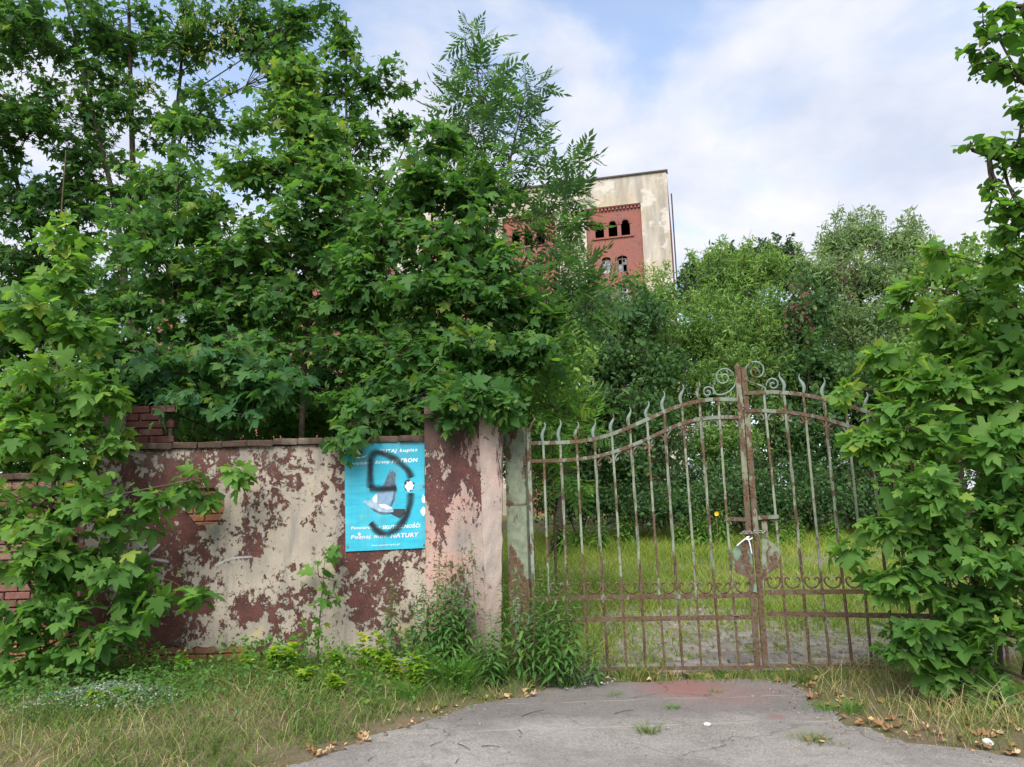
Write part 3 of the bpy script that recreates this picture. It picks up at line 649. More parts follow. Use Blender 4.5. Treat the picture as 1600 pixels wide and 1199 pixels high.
for k in range(9):
    c_ = gp(1158+k*4.1, 833-(1.2 if k % 2 else -.6)-k*.15, -.055); f = MB()
    ax1, ax2 = (gu, np.array([0, 0, 1.])) if k % 2 else (gu, gn)
    f.tube([c_+ax1*.019*math.cos(a)+ax2*.010*math.sin(a) for a in np.linspace(0, 6.28, 13)], .0042, 5, cap=False); f.build('chain_link', M['chain'], ch, True, np.array(ch.location))
f = MB(); f.tube([gp(1160, 834, -.05), gp(1156, 836, 0), gp(1160, 833, .06), gp(1178, 832, .07), gp(1197, 829, .05), gp(1199, 830, -.01), gp(1193, 831, -.05)], .005, 5); f.build('wire_loop', M['chain'], ch, True, np.array(ch.location))
rb_ = empty('ribbon', gp(1168, 842), 'white plastic tie knotted round the left gate stile', 'ribbon')
for pts in ([(1150, 853), (1158, 846), (1166, 840), (1170, 838)], [(1166, 838), (1171, 848), (1172, 858), (1174, 866)], [(1163, 841), (1168, 844), (1175, 840)]):
    f = MB(); f.tube(smooth_curve([gp(*q, -.065) for q in pts], 8), .007, 5, flat=.3, ref=gu); f.build('strand', M['ribbon'], rb_, True, np.array(rb_.location))
f = MB(); f.tube([gp(1150+7*math.cos(a), 965+6*math.sin(a), -.03) for a in np.linspace(.78, 7.07, 5)], .005, 4, cap=False)
o = f.build('wire_tie', M['chain'], None); o.location = (0, 0, 0); tag(o, 'rusty square of wire twisted on the lower rail of the left leaf', 'wire')
# hinge post
q0, q1 = at(793, 850, 7.95), at(824, 850, 7.86); zt = at(800, 676, 7.9)[2]
hp = empty('hinge_post', (q0[0], q0[1], 0), 'green steel hinge post streaked with rust beside the pillar', 'post')
pu = nrmz([q1[0]-q0[0], q1[1]-q0[1], 0]); pn_ = np.array([-pu[1], pu[0], 0]); w_ = np.linalg.norm((q1-q0)[:2])
f = MB(); Vp, Fp = [], []
for side, (a, c_) in enumerate(((0, 0), (1, 0), (1, 1), (0, 1))): pass
f.prism([np.array([q0[0], q0[1], 0]), np.array([q1[0], q1[1], 0]), np.array([q1[0], q1[1], 0])+pn_*.18, np.array([q0[0], q0[1], 0])+pn_*.18], (0, 0, zt))
for i in (5, 6): f.V[i] = (f.V[i][0], f.V[i][1], f.V[i][2]+.05)
f.build('post_tube', M['gate_post'], hp, base=np.array(hp.location))
f = MB(); f.box(((q0+q1)/2*np.array([1, 1, 0])+np.array([0, 0, 1.62])-pn_*.004, ), (w_/2-.003, .004, .006), pu, pn_, (0, 0, 1)) if False else f.box((q0+q1)/2*np.array([1, 1, 0])+np.array([0, 0, 1.62])-pn_*.004, (w_/2+.003, .005, .008), pu, pn_, (0, 0, 1)); f.build('weld_seam', M['gate_stile'], hp, base=np.array(hp.location))
for zz0 in (2.05, .75):
    f = MB(); c_ = np.array([q1[0], q1[1], zz0])-pn_*.02+pu*.01; f.tube([c_-np.array([0, 0, .05]), c_+np.array([0, 0, .05])], .02, 8); f.build('hinge', M['gate_stile'], hp, base=np.array(hp.location))
f = MB(); f.tube([gp(826, 676), gp(831, 662), gp(836, 655), gp(832, 650)], [.012, .012, .008, .002], 6); f.build('finial', M['gate_stile'], gl, base=B)
q = at(1640, 850, 6.92); hp2 = empty('hinge_post', (q[0]+.1, q[1], 0), 'green steel hinge post at far right, behind the maple bush', 'post')
f = MB(); f.box((0, 0, 1.25), (.1, .1, 1.25)); f.build('post_tube', M['gate_post'], hp2); f = MB(); f.tube([(-.12, -.05, 2.0), (-.12, -.05, 2.1)], .02, 8); f.build('hinge', M['gate_stile'], hp2)
#PART2
# ---------------------------------------------------------------- old brewery block far behind
BC = at(1041, 268, 65.); BA = math.radians(13)
bu = np.array([-math.cos(BA), math.sin(BA), 0]); bb = np.array([math.sin(BA), math.cos(BA), 0]); BN = -bb
BASE = np.array([BC[0], BC[1], 0.]); ZT = BC[2]
def fp(px, py):
    q = onplane(px, py, BASE, BN); return float(np.dot(q-BASE, bu)), float(q[2])
def f3(u, z, d=0.): return BASE+bu*u+np.array([0, 0, z])+bb*d
m, t, b = newmat('facade_render', .95, .1); p = wpos(t)
n = noise(t, p, .35, 7., .6); st = noise(t, scaled(t, p, (1, 1, .15)), 1.2, 7., .65); bl = noise(t, p, .6, 9., .7)
c = mixc(t, rmp(t, n, .42, .58), (.42, .36, .26), (.46, .42, .36)); c = mixc(t, rmp(t, st, .42, .64, 0, .9), c, (.27, .25, .225))
c = mixc(t, rmp(t, bl, .52, .56, 0, .75), c, (.54, .51, .46)); c = mixc(t, rmp(t, noise(t, p, 2.5, 8., .7), .6, .64, 0, .7), c, (.30, .24, .17))
t.links.new(c, b.inputs['Base Color']); bump(t, b, bl, .5, .05); M['render'] = m
m, t, b = newmat('facade_brick', .9, .15); p = wpos(t)
cvb = N(t, 'CombineXYZ', i0=N(t, 'VectorMath', dict(operation='DOT_PRODUCT'), i0=p, i1=tuple(bu)).outputs['Value'], i1=N(t, 'SeparateXYZ', i0=p).outputs[2])
bt = N(t, 'TexBrick', Vector=cvb.outputs[0], Color1=(.25, .058, .045, 1), Color2=(.17, .038, .036, 1), Mortar=(.25, .15, .13, 1), Scale=1., i6=.008)
bt.inputs['Brick Width'].default_value = .26; bt.inputs['Row Height'].default_value = .085
c = mixc(t, rmp(t, noise(t, p, .9, 8., .65), .42, .66, 0, .7), bt.outputs[0], (.29, .10, .075)); c = mixc(t, rmp(t, noise(t, p, 3., 6., .7), .58, .64, 0, .6), c, (.13, .04, .035))
t.links.new(c, b.inputs['Base Color']); bump(t, b, bt.outputs[1], -.4, .02); M['fbrick'] = m
m, t, b = newmat('dirty_pane', .15, .5); p = wpos(t); t.links.new(mixc(t, rmp(t, noise(t, p, 1.7, 5.), .4, .6), (.10, .12, .14), (.34, .37, .40)), b.inputs['Base Color']); M['pane'] = m
M['wframe'] = simple('old_window_frame', (.22, .20, .18), .8, .2, (.10, .09, .08), 8.)
M['void'] = simple('dark_interior', (.03, .025, .025), .95, .05)  # near-black colour paints in the unlit gloom behind the window openings
M['slate'] = simple('roof_felt', (.10, .09, .085), .9, .1)
bld = empty('brewery_building', BASE, 'tall derelict building with pale rendered front and red brick panels behind the trees', 'building')
def lb(mb_, name, mat, par=bld): return mb_.build(name, mat, par, base=BASE)
uR, zpt = fp(1001, 322); uL = fp(915, 340)[0]; pitch_ = fp(867, 335)[0]-uR
pw = uL-uR; NP = 4
ends = []
xs_ = [0.]
for k in range(NP): xs_ += [uR+k*pitch_, uL+k*pitch_]
xs_.append(uL+(NP-1)*pitch_+uR+1.5)
WID = xs_[-1]
def slab(u0, u1, z0, z1, d0, d1, name, mat):
    f = MB(); f.prism([f3(u0, z0, d0), f3(u1, z0, d0), f3(u1, z1, d0), f3(u0, z1, d0)], bb*(d1-d0)); return lb(f, name, mat)
for k in range(NP+1): slab(xs_[2*k], xs_[2*k+1], 0, zpt+.3, 0, .5, 'pier', M['render'])
slab(0, WID, zpt+.303, ZT, -.004, .5, 'parapet', M['render'])
slab(-.12, WID+.1, ZT, ZT+.14, -.15, .6, 'coping', M['slate'])
aw = [fp(929, 356), fp(944, 356), fp(950, 354), fp(964, 354), fp(970, 352), fp(984, 352)]
# top arched openings and lower segmental windows, measured on the right hand panel
zsl, zsp, zcr = fp(957, 369)[1], fp(957, 349)[1], fp(957, 341)[1]
lw_ = [(fp(940, 410)[0], fp(954, 410)[0]), (fp(964, 410)[0], fp(980, 410)[0])]
zl0, zl1 = fp(972, 424)[1], fp(972, 398)[1]
sto = zsl-zl0
def arch(u0, u1, z0, zs, rise, n=10):
    c_ = (u0+u1)/2; r = (u1-u0)/2; return [(u0, z0), (u1, z0)]+[(c_+r*math.cos(a), zs+rise*math.sin(a)) for a in np.linspace(0, math.pi, n)]
for k in range(NP):
    du = k*pitch_; holes = []; a3 = []
    for c_ in (957-21, 957, 957+20):
        uu = fp(c_, 357)[0]+du; hw = .5*abs(fp(950, 355)[0]-fp(964, 355)[0]); holes.append(arch(uu-hw, uu+hw, zsl, zsp, hw)); a3.append((uu-hw, uu+hw))
    wins = []
    for fl2 in range(5):
        for (ua, ub) in lw_:
            lo, hi = sorted((ua+du, ub+du)); z0, z1 = zl0-fl2*sto*.82, zl1-fl2*sto*.82
            holes.append(arch(lo, hi, z0, z1-.22, .22)); wins.append((lo, hi, z0, z1))
    me = holed_sheet([(uR+du+.003, 0), (uL+du-.003, 0), (uL+du-.003, zpt+.3), (uR+du+.003, zpt+.3)], holes, lambda u, z: tuple(f3(u, z, .28)-BASE), tuple(bb*.45))
    pn2 = mesh_obj('brick_panel', me, M['fbrick'], bld)
    for (a, c_) in a3:
        f = MB()
        for s_ in np.linspace(0, math.pi, 13): f.box(f3((a+c_)/2+(c_-a)*.58*math.cos(s_), zsp+(c_-a)*.58*math.sin(s_), .262), (.07, .03, .16), bu*math.sin(s_)-np.array([0, 0, 1])*math.cos(s_), bb, bu*math.cos(s_)+np.array([0, 0, 1])*math.sin(s_))
        f.build('arch_ring', M['fbrick'], pn2, base=BASE)
    f = MB(); f.box(f3(a3[1][0]/2+a3[1][1]/2, zsl-.06, .24), (abs(a3[2][0]-a3[0][1])/2+.3, .09, .07), bu, bb); f.build('sill', M['fbrick'], pn2, base=BASE)
    f = MB(); nd = 15
    for i in range(nd): f.box(f3(uR+du+pw*(i+.5)/nd, zpt+.12, .2), (pw/nd*.3, .1, .14), bu, bb)
    f.box(f3(uR+du+pw/2, zpt+.27, .17), (pw/2-.005, .12, .06), bu, bb); f.build('corbel_cornice', M['fbrick'], pn2, base=BASE)
    for (lo, hi, z0, z1) in wins:
        f = MB(); w2 = .05
        for (ua, ub, za_, zb_) in ((lo, lo+w2*2, z0, z1-.15), (hi-w2*2, hi, z0, z1-.15), ((lo+hi)/2-w2, (lo+hi)/2+w2, z0, z1), (lo, hi, z0, z0+.1), (lo, hi, z1-.3, z1-.2), (lo, hi, (z0+z1)/2-.04, (z0+z1)/2+.04)):
            f.prism([f3(ua, za_, .5), f3(ub, za_, .5), f3(ub, zb_, .5), f3(ua, zb_, .5)], bb*.06)
        wo = f.build('window', M['wframe'], bld, base=BASE); r = random.Random(int(lo*100)+int(z0*10))
        for (ua, ub) in ((lo+.1, (lo+hi)/2-.05), ((lo+hi)/2+.05, hi-.1)):
            for (za_, zb_) in ((z0+.1, (z0+z1)/2-.04), ((z0+z1)/2+.04, z1-.3)):
                if r.random() < .25: continue
                pts = [(ua, za_), (ub, za_), (ub, zb_), (ua, zb_)]
                if r.random() < .5: pts = [(ua, za_), (ub, za_), (ub, za_+(zb_-za_)*.5), (ua+(ub-ua)*.55, za_+(zb_-za_)*.35), (ua+(ub-ua)*.4, zb_), (ua, zb_)]
                f = MB(); f.prism([f3(u, z, .53) for u, z in pts], bb*.01); f.build('pane', M['pane'], wo, base=BASE)
DEP = 16.
slab(-.003, .5, 0, ZT-.01, .503, DEP, 'side_wall', M['fbrick']); slab(WID-.5, WID, 0, ZT-.01, .503, DEP, 'side_wall', M['fbrick'])
slab(.503, WID-.503, 0, ZT-.01, DEP-.4, DEP, 'rear_wall', M['fbrick']); slab(.503, WID-.503, ZT-.6, ZT-.3, .503, DEP-.403, 'roof', M['slate'])
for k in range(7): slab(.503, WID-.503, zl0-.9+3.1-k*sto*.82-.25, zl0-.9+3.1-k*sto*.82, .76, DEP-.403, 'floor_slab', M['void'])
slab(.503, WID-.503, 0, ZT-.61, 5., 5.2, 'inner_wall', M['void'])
f = MB(); q = fp(1046, 283); f.box(f3(-.3, ZT-5.2, 2.5), (.06, .25, 4.), bu, bb); lb(f, 'downpipe', M['slate'])
f = MB(); f.box(f3(-.16, ZT-18, 3.), (.06, .3, 3.), bu, bb); lb(f, 'vent_duct', M['slate'])
# low wing with red walls, glimpsed through the maples
WG = at(500, 500, 45.); wing = empty('low_wing', (WG[0], 45, 0), 'lower red brick wing glimpsed through the maples left of the tall building', 'building')
def wb(c, h, name, mat): f = MB(); f.box(c, h); return f.build(name, mat, wing, base=np.array(wing.location))
wz = at(500, 440, 45.)[2]
wb((WG[0]-1, 49, wz/2), (9, 4, wz/2), 'wall', M['fbrick']); f = MB(); f.prism([(WG[0]-10.3, 44.6, wz), (WG[0]-10.3, 53.4, wz), (WG[0]-10.3, 49, wz+1.6)], (18.6, 0, 0)); f.build('roof', M['slate'], wing, base=np.array(wing.location))
for k in range(6):
    f = MB(); c_ = np.array([WG[0]-8+k*2.8, 44.98, wz-2.2]); f.box(c_, (.5, .03, .85)); w_o = f.build('window', M['wframe'], wing, base=np.array(wing.location)); f = MB(); f.box(c_-np.array([0, .035, 0]), (.42, .005, .76)); f.build('pane', M['pane'], w_o, base=np.array(wing.location))

# ---------------------------------------------------------------- foliage kit
def fan(outline, centre):
    V = np.array([centre]+outline, float); n = len(outline); T = np.array([(0, i+1, (i+1) % n+1) for i in range(n)]); return V, T
def maple_tpl(curl, fine=True, jit=0, seed=0, fold=.16):
    if fine:
        h = [(.16, -.10), (.50, .0), (.35, .22), (.63, .40), (.60, .62), (.22, .47), (.26, .68)]
    else: h = [(.20, -.08), (.52, .02), (.34, .26), (.62, .56), (.20, .48)]
    o = [(0, 0)]+h+[(0, 1.)]+[(-x, y) for x, y in h[::-1]]
    V, T = fan([(x, y, 0) for x, y in o], (0, .2, 0)); V[:, 0] *= .95
    V[1:, :2] += np.random.default_rng(seed).uniform(-jit, jit, (len(V)-1, 2)); V[:, 2] = fold*np.abs(V[:, 0])-curl*(V[:, 0]**2*1.0+.8*np.clip(V[:, 1]-.2, -.3, 1)**2)
    pet = np.array([(-.012, 0, 0), (.012, 0, 0), (0, -.55, .12)]); T = np.r_[T, [[len(V), len(V)+1, len(V)+2]]]; return np.r_[V, pet], T
def oval_tpl(w, pts, curl=.2, tip=1.0):
    ys_ = np.linspace(0, 1, pts+2)[1:-1]; R = [(w*math.sin(math.pi*y**.8)**.8, y) for y in ys_]
    V = [(0, 0, 0)]+[(x, y, .25*x-curl*y*y) for x, y in R]+[(0, 1., -curl)]+[(-x, y, .25*x-curl*y*y) for x, y in R[::-1]]
    n = len(V); T = []
    k = pts
    L = [0]+list(range(n-1, k+1, -1))+[k+1]; Rr = list(range(0, k+2))
    for i in range(k+1):
        a, b_, c_, d_ = Rr[i], Rr[i+1], L[i+1], L[i]
        if a != d_: T.append((a, b_, d_))
        if b_ != c_: T.append((b_, c_, d_))
    return np.array(V, float), np.array(T)
def heart_tpl():
    h = [(.22, -.10), (.44, .10), (.45, .38), (.26, .72)]; o = [(0, .02)]+h+[(0, 1.)]+[(-x, y) for x, y in h[::-1]]
    V, T = fan([(x, y, 0) for x, y in o], (0, .3, 0)); V[:, 2] = .2*np.abs(V[:, 0])-.18*V[:, 1]**2; return V, T
def ash_tpl(curl, pairs=5):
    V = []; T = []
    def leaflet(p, ang, L):
        d = np.array([math.sin(ang), math.cos(ang), -.25]); s_ = np.array([math.cos(ang), -math.sin(ang), .12]); b0 = len(V)
        V.extend([p, p+d*L*.45+s_*L*.17, p+d*L, p+d*L*.45-s_*L*.17]); T.extend([(b0, b0+1, b0+2), (b0, b0+2, b0+3)])
    for k in range(pairs):
        y = .22+.68*k/pairs; p = np.array([0, y, -curl*y*y]); L = .36*(1-.25*abs(k-2)/2)
        leaflet(p, 1.05-.06*k, L); leaflet(p, -1.05+.06*k, L)
    leaflet(np.array([0, .88, -curl*.8]), 0, .36)
    b0 = len(V); V.extend([np.array([-.008, 0, 0]), np.array([.008, 0, 0]), np.array([0, .9, -curl*.81])]); T.append((b0, b0+1, b0+2))
    return np.array(V), np.array(T)
def quad_tpl(w=.24, curl=.15):
    return np.array([(0, 0, 0), (w, .45, .04), (0, 1, -curl), (-w, .45, .04)], float), np.array([(0, 1, 2), (0, 2, 3)])
TP = dict(maple=[maple_tpl(c_, True, j_, k_, f_) for k_, (c_, j_, f_) in enumerate(((.15, .03, .16), (.4, .05, .1), (.7, .05, .3), (.3, .07, .55), (.95, .05, .2), (.1, .08, -.15)))], maple_lo=[maple_tpl(c_, False, j_, k_, f_) for k_, (c_, j_, f_) in enumerate(((.15, .03, .16), (.45, .06, .1), (.75, .06, .4), (.3, .07, -.1)))], linden=[heart_tpl()], ash=[ash_tpl(c_) for c_ in (.1, .35, .6)],
          quad=[quad_tpl(), quad_tpl(.3, .3)], narrow=[quad_tpl(.13, .2), quad_tpl(.15, .35)], oval=[oval_tpl(.3, 2), oval_tpl(.26, 2, .4)], lance=[oval_tpl(.11, 2, .35), oval_tpl(.13, 2, .6)])
def leaves_mesh(kind, P, A, Nn, S, tint, base):
    """P pos, A axis, Nn normal, S size"""
    A = nrmz(A); X = nrmz(np.cross(A, Nn)); Nn = np.cross(X, A); tp = TP[kind]; Vs = []; Ts = []; ti = []; off = 0
    pick = rng.integers(0, len(tp), len(P))
    for k, (tv, tt) in enumerate(tp):
        I = np.where(pick == k)[0]
        if not len(I): continue
        wv = (1+.16*rng.standard_normal(len(I)))[:, None, None]
        V = P[I, None]+S[I, None, None]*(wv*tv[None, :, 0:1]*X[I, None]+tv[None, :, 1:2]*A[I, None]+tv[None, :, 2:3]*Nn[I, None])
        Vs.append(V.reshape(-1, 3)); Ts.append((tt[None]+off+np.arange(len(I))[:, None, None]*len(tv)).reshape(-1, 3)); off += len(I)*len(tv); ti.append(np.repeat(tint[I], len(tv)))
    return np_mesh('leaves', np.concatenate(Vs)-base, np.concatenate(Ts), True, np.concatenate(ti))
UP = np.array([0, 0, 1.])
def rv(n): return rng.standard_normal((n, 3))
def bez(a, c_, b_, n): t_ = np.linspace(0, 1, n)[:, None]; return a*(1-t_)**2+2*c_*t_*(1-t_)+b_*t_*t_
class Plant:
    def __init__(s, base): s.base = np.array(base, float); s.wood = MB(); s.L = []; s.stemP = []
    def stem(s, pts, r0, r1, n=7, seg=14):
        P = smooth_curve(pts, seg); k = len(P); s.wood.tube(P, np.linspace(r0, r1, k), n); s.stemP += [(p, r0+(r1-r0)*i/k) for i, p in enumerate(P)]
    def shoot(s, a, b_, kind, size, nodes, blen=.35, wood=True, spread=1., droop=.45, r=.004, light=.0, pet=.45):
        """leafy shoot from a to b: opposite leaf pairs along the last blen metres"""
        d = b_-a; L = np.linalg.norm(d)+1e-6; sdir = d/L; mid = (a+b_)/2+UP*L*.08+rv(1)[0]*L*.05
        if wood: s.wood.tube(bez(a, mid, b_, 4), [r*1.6, r*1.2, r, r*.5], 3, cap=False)
        bl = min(blen, L*.9); side = nrmz(np.cross(sdir, UP)+1e-4); up2 = np.cross(side, sdir); ph = random.random()*3
        for i in range(nodes):
            f_ = 1-(i/max(nodes-1, 1)); p = b_-sdir*bl*(1-f_)
            for sg in (-1, 1):
                a_ = ph+i*1.57; o = side*math.cos(a_)*sg+up2*math.sin(a_)*sg
                s.L.append((p, o, sdir, size*(.55+.45*(1-f_) if i == 0 else 1)*random.uniform(.5, 1.2), light+(.12 if i == 0 else 0)))
    def leaves(s, kind, name, mat, parent, droop=.5, pet=.42, up=.75, outw=.55, tb=.45, tv=.22):
        if not s.L: return
        P = np.array([l[0] for l in s.L]); O = np.array([l[1] for l in s.L]); D_ = np.array([l[2] for l in s.L]); S = np.array([l[3] for l in s.L]); li = np.array([l[4] for l in s.L]); n = len(P)
        pd = nrmz(O*.85+D_*.55+UP*.12+rv(n)*.15); Pb = P+pd*(S*pet)[:, None]; hz = pd.copy(); hz[:, 2] *= .3; hz = nrmz(hz)
        if kind == 'ash': A = nrmz(pd*.9+UP*.15-UP*droop*.3+rv(n)*.15); Nn = UP*1.+rv(n)*.3-D_*.2
        else: A = nrmz(hz*.95-UP*(droop*(.7+.7*rng.standard_normal(n)))[:, None]+rv(n)*.35); Nn = UP*up+hz*outw+rv(n)*.42
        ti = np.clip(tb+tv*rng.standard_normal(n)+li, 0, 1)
        return mesh_obj(name, leaves_mesh(kind, Pb, A, Nn, S, ti, s.base), mat, parent)
    def blob(s, c, R, n, kind, size, nodes=3, blen=.35, per=9, rl=.014, light=0., rt=.004, lift=.25, shell=.45, cut=None):
        c = np.asarray(c, float); R = np.asarray(R, float); R = np.maximum(R-.08, R*.75)
        SP = np.array([p for p, r in s.stemP]); dd = np.linalg.norm((SP-c)*np.array([1, 1, 1.]), axis=1)+np.clip(SP[:, 2]-(c[2]-.25*np.linalg.norm((SP-c)[:, :2], axis=1)), 0, None)*2
        i = int(dd.argmin()); a = SP[i]; r0 = min(rl, s.stemP[i][1]*.8)
        mid = (a+c)/2+UP*np.linalg.norm(c-a)*lift*.4+rv(1)[0]*.06; limb = bez(a, mid, c, 7); s.wood.tube(limb, np.linspace(r0, r0*.45, 7), 5, cap=False)
        per = min(per, 4); k = max(1, int(round(n/per)))
        for q in range(k):
            v = nrmz(rv(1)[0]); sc_ = c+v*R*(random.random()**shell)*1.02
            b0 = limb[random.randint(3, 6)]; s.wood.tube(bez(b0, (b0+sc_)/2+UP*.08, sc_, 5), np.linspace(r0*.5, rt*1.2, 5), 4, cap=False)
            outd = nrmz(sc_-a); outd[2] *= .6
            for w in range(per):
                tip = sc_+nrmz(rv(1)[0]*np.array([1, 1, .5])+outd*.4+UP*.12)*min(random.uniform(.16, .5), R.mean()*1.3)
                if cut is not None and not cut(tip): continue
                s.shoot(sc_+(tip-sc_)*.05, tip, kind, size, nodes, blen, r=rt, light=light)
    def done(s, name, label, cat, kind, mat, group=None, woodmat='bark', crown='crown', trunk='trunk', **k):
        root = empty(name, s.base, label, cat, group)
        s.wood.build(trunk, M[woodmat], root, True, s.base); s.leaves(kind, crown, mat, root, **k); return root
def G(x, y): return np.array([x, y, float(gz(x, y))])
def stem_px(pts, d0, d1=None):
    d1 = d0 if d1 is None else d1; n = len(pts); return [at(px, py, d0+(d1-d0)*i/max(n-1, 1)) for i, (px, py) in enumerate(pts)]
def pblob(px, py, d, rx, ry, rd=None): return at(px, py, d), np.array([rx*d/FPX, rd if rd else rx*d/FPX*.9, ry*d/FPX])
def behind_wall(q): return not (q[1] < YW+.5 and q[2] < 2.45 and q[0] < .1 and q[1] > YW-.12) 

def near_tree(name, label, kind, leaf, mat, stems, blobs, size, group=None, nodes=3, blen=.34, tb=.45, droop=.5, woodmat='bark', per=4, cut=behind_wall, r0=.05, seed=1, DN=2.6, **kw):
    random.seed(seed)
    st = [stem_px(*q[:3]) if len(q) > 2 else stem_px(*q) for q in stems]
    b0 = st[0][0]; base = G(b0[0], b0[1]); pl = Plant(base)
    for k, pts in enumerate(st):
        rr = r0 if k == 0 else r0*.65
        pl.stem(([base-UP*.05] if k == 0 else [])+list(pts), rr, rr*.18)
    for bl_ in blobs:
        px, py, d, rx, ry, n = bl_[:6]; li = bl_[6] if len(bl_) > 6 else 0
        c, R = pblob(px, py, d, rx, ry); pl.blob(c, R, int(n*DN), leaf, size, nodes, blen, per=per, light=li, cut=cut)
    return pl.done(name, label, 'tree', leaf, M[mat], group, woodmat, tb=tb, droop=droop, **kw)

GRP = 'maples crowding behind the wall'
# tall dark maple behind, several thin stems
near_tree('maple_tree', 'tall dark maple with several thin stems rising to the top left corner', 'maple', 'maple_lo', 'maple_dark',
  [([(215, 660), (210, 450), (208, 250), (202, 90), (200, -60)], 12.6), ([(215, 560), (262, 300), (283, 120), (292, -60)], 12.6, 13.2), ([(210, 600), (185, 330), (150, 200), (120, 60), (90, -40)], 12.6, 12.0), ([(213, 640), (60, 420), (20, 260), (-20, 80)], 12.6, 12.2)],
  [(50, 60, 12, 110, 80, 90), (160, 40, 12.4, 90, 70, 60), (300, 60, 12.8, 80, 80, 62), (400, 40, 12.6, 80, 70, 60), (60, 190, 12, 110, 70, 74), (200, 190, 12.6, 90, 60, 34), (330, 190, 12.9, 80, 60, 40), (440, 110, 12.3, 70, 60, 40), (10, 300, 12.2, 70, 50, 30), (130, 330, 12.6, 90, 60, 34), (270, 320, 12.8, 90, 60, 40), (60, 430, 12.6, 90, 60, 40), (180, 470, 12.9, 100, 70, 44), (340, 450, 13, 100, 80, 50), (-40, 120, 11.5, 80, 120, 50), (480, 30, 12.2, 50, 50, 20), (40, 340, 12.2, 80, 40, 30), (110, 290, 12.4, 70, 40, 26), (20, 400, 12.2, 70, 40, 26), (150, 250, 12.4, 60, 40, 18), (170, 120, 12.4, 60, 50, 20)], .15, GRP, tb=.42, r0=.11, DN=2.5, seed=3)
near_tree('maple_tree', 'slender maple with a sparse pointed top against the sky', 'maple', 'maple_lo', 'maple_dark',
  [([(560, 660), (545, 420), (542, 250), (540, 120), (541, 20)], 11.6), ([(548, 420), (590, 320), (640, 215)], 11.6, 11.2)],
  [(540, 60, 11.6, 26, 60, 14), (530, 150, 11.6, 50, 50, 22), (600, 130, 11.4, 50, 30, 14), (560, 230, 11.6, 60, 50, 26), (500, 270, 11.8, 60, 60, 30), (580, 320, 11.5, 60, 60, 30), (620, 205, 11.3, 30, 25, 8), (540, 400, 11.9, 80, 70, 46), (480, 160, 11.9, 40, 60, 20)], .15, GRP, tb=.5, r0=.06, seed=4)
# three front maples behind the wall
near_tree('maple_tree', 'conical maple with tiered sprays above the left end of the wall', 'maple', 'maple', 'maple',
  [([(268, 680), (272, 520), (275, 400), (280, 260), (283, 185)], 9.6), ([(270, 600), (215, 500), (175, 420)], 9.6, 9.3)],
  [(283, 215, 9.6, 30, 40, 9, .1), (270, 280, 9.6, 70, 35, 20, .1), (300, 350, 9.5, 85, 40, 28, .05), (220, 360, 9.4, 70, 40, 22), (265, 430, 9.4, 110, 45, 40), (180, 470, 9.5, 80, 55, 30), (330, 500, 9.3, 90, 55, 34), (230, 560, 9.4, 100, 50, 36), (330, 600, 9.1, 110, 42, 36), (140, 590, 9.6, 80, 50, 26), (380, 430, 9.9, 70, 60, 24)], .138, GRP, tb=.5, r0=.05, seed=6)
near_tree('maple_tree', 'light topped maple with a clear dark stem in the middle of the group', 'maple', 'maple', 'maple',
  [([(470, 690), (475, 560), (482, 430), (482, 300), (470, 200), (455, 110)], 9.3), ([(478, 520), (520, 430), (545, 360)], 9.3, 9.1)],
  [(455, 130, 9.3, 40, 35, 14, .25), (440, 190, 9.3, 65, 40, 24, .25), (490, 210, 9.3, 50, 40, 18, .15), (430, 270, 9.2, 80, 45, 32, .12), (520, 290, 9.1, 60, 45, 24, .1), (480, 350, 9.1, 90, 45, 36, .05), (400, 400, 9.3, 80, 50, 30), (520, 410, 9.2, 80, 50, 32), (450, 480, 9.2, 90, 50, 34), (560, 500, 9.2, 70, 50, 26), (410, 550, 9.0, 90, 40, 28)], .138, GRP, tb=.5, r0=.05, seed=7)
near_tree('maple_tree', 'broad leafy maple leaning over the wall above the blue sign', 'maple', 'maple', 'maple',
  [([(690, 690), (680, 560), (672, 430), (670, 320), (690, 230)], 8.9), ([(684, 600), (740, 500), (790, 420)], 8.9, 8.7), ([(682, 580), (620, 480), (590, 390)], 8.9, 8.7)],
  [(690, 225, 8.9, 45, 40, 14, .1), (660, 300, 8.9, 80, 50, 32, .05), (740, 310, 8.9, 60, 60, 24), (600, 370, 8.8, 80, 50, 32), (700, 390, 8.7, 90, 50, 38), (780, 415, 8.7, 50, 45, 18, .05), (570, 450, 8.8, 80, 50, 30), (660, 470, 8.6, 90, 50, 38), (760, 480, 8.6, 80, 55, 34), (830, 500, 8.7, 45, 45, 16, .05), (610, 550, 8.5, 90, 45, 36), (720, 560, 8.4, 90, 45, 38, .05), (810, 560, 8.5, 60, 50, 24), (660, 620, 8.3, 90, 38, 34), (590, 630, 8.2, 70, 36, 24), (760, 630, 8.3, 55, 36, 20)], .138, GRP, tb=.47, r0=.055, seed=8)
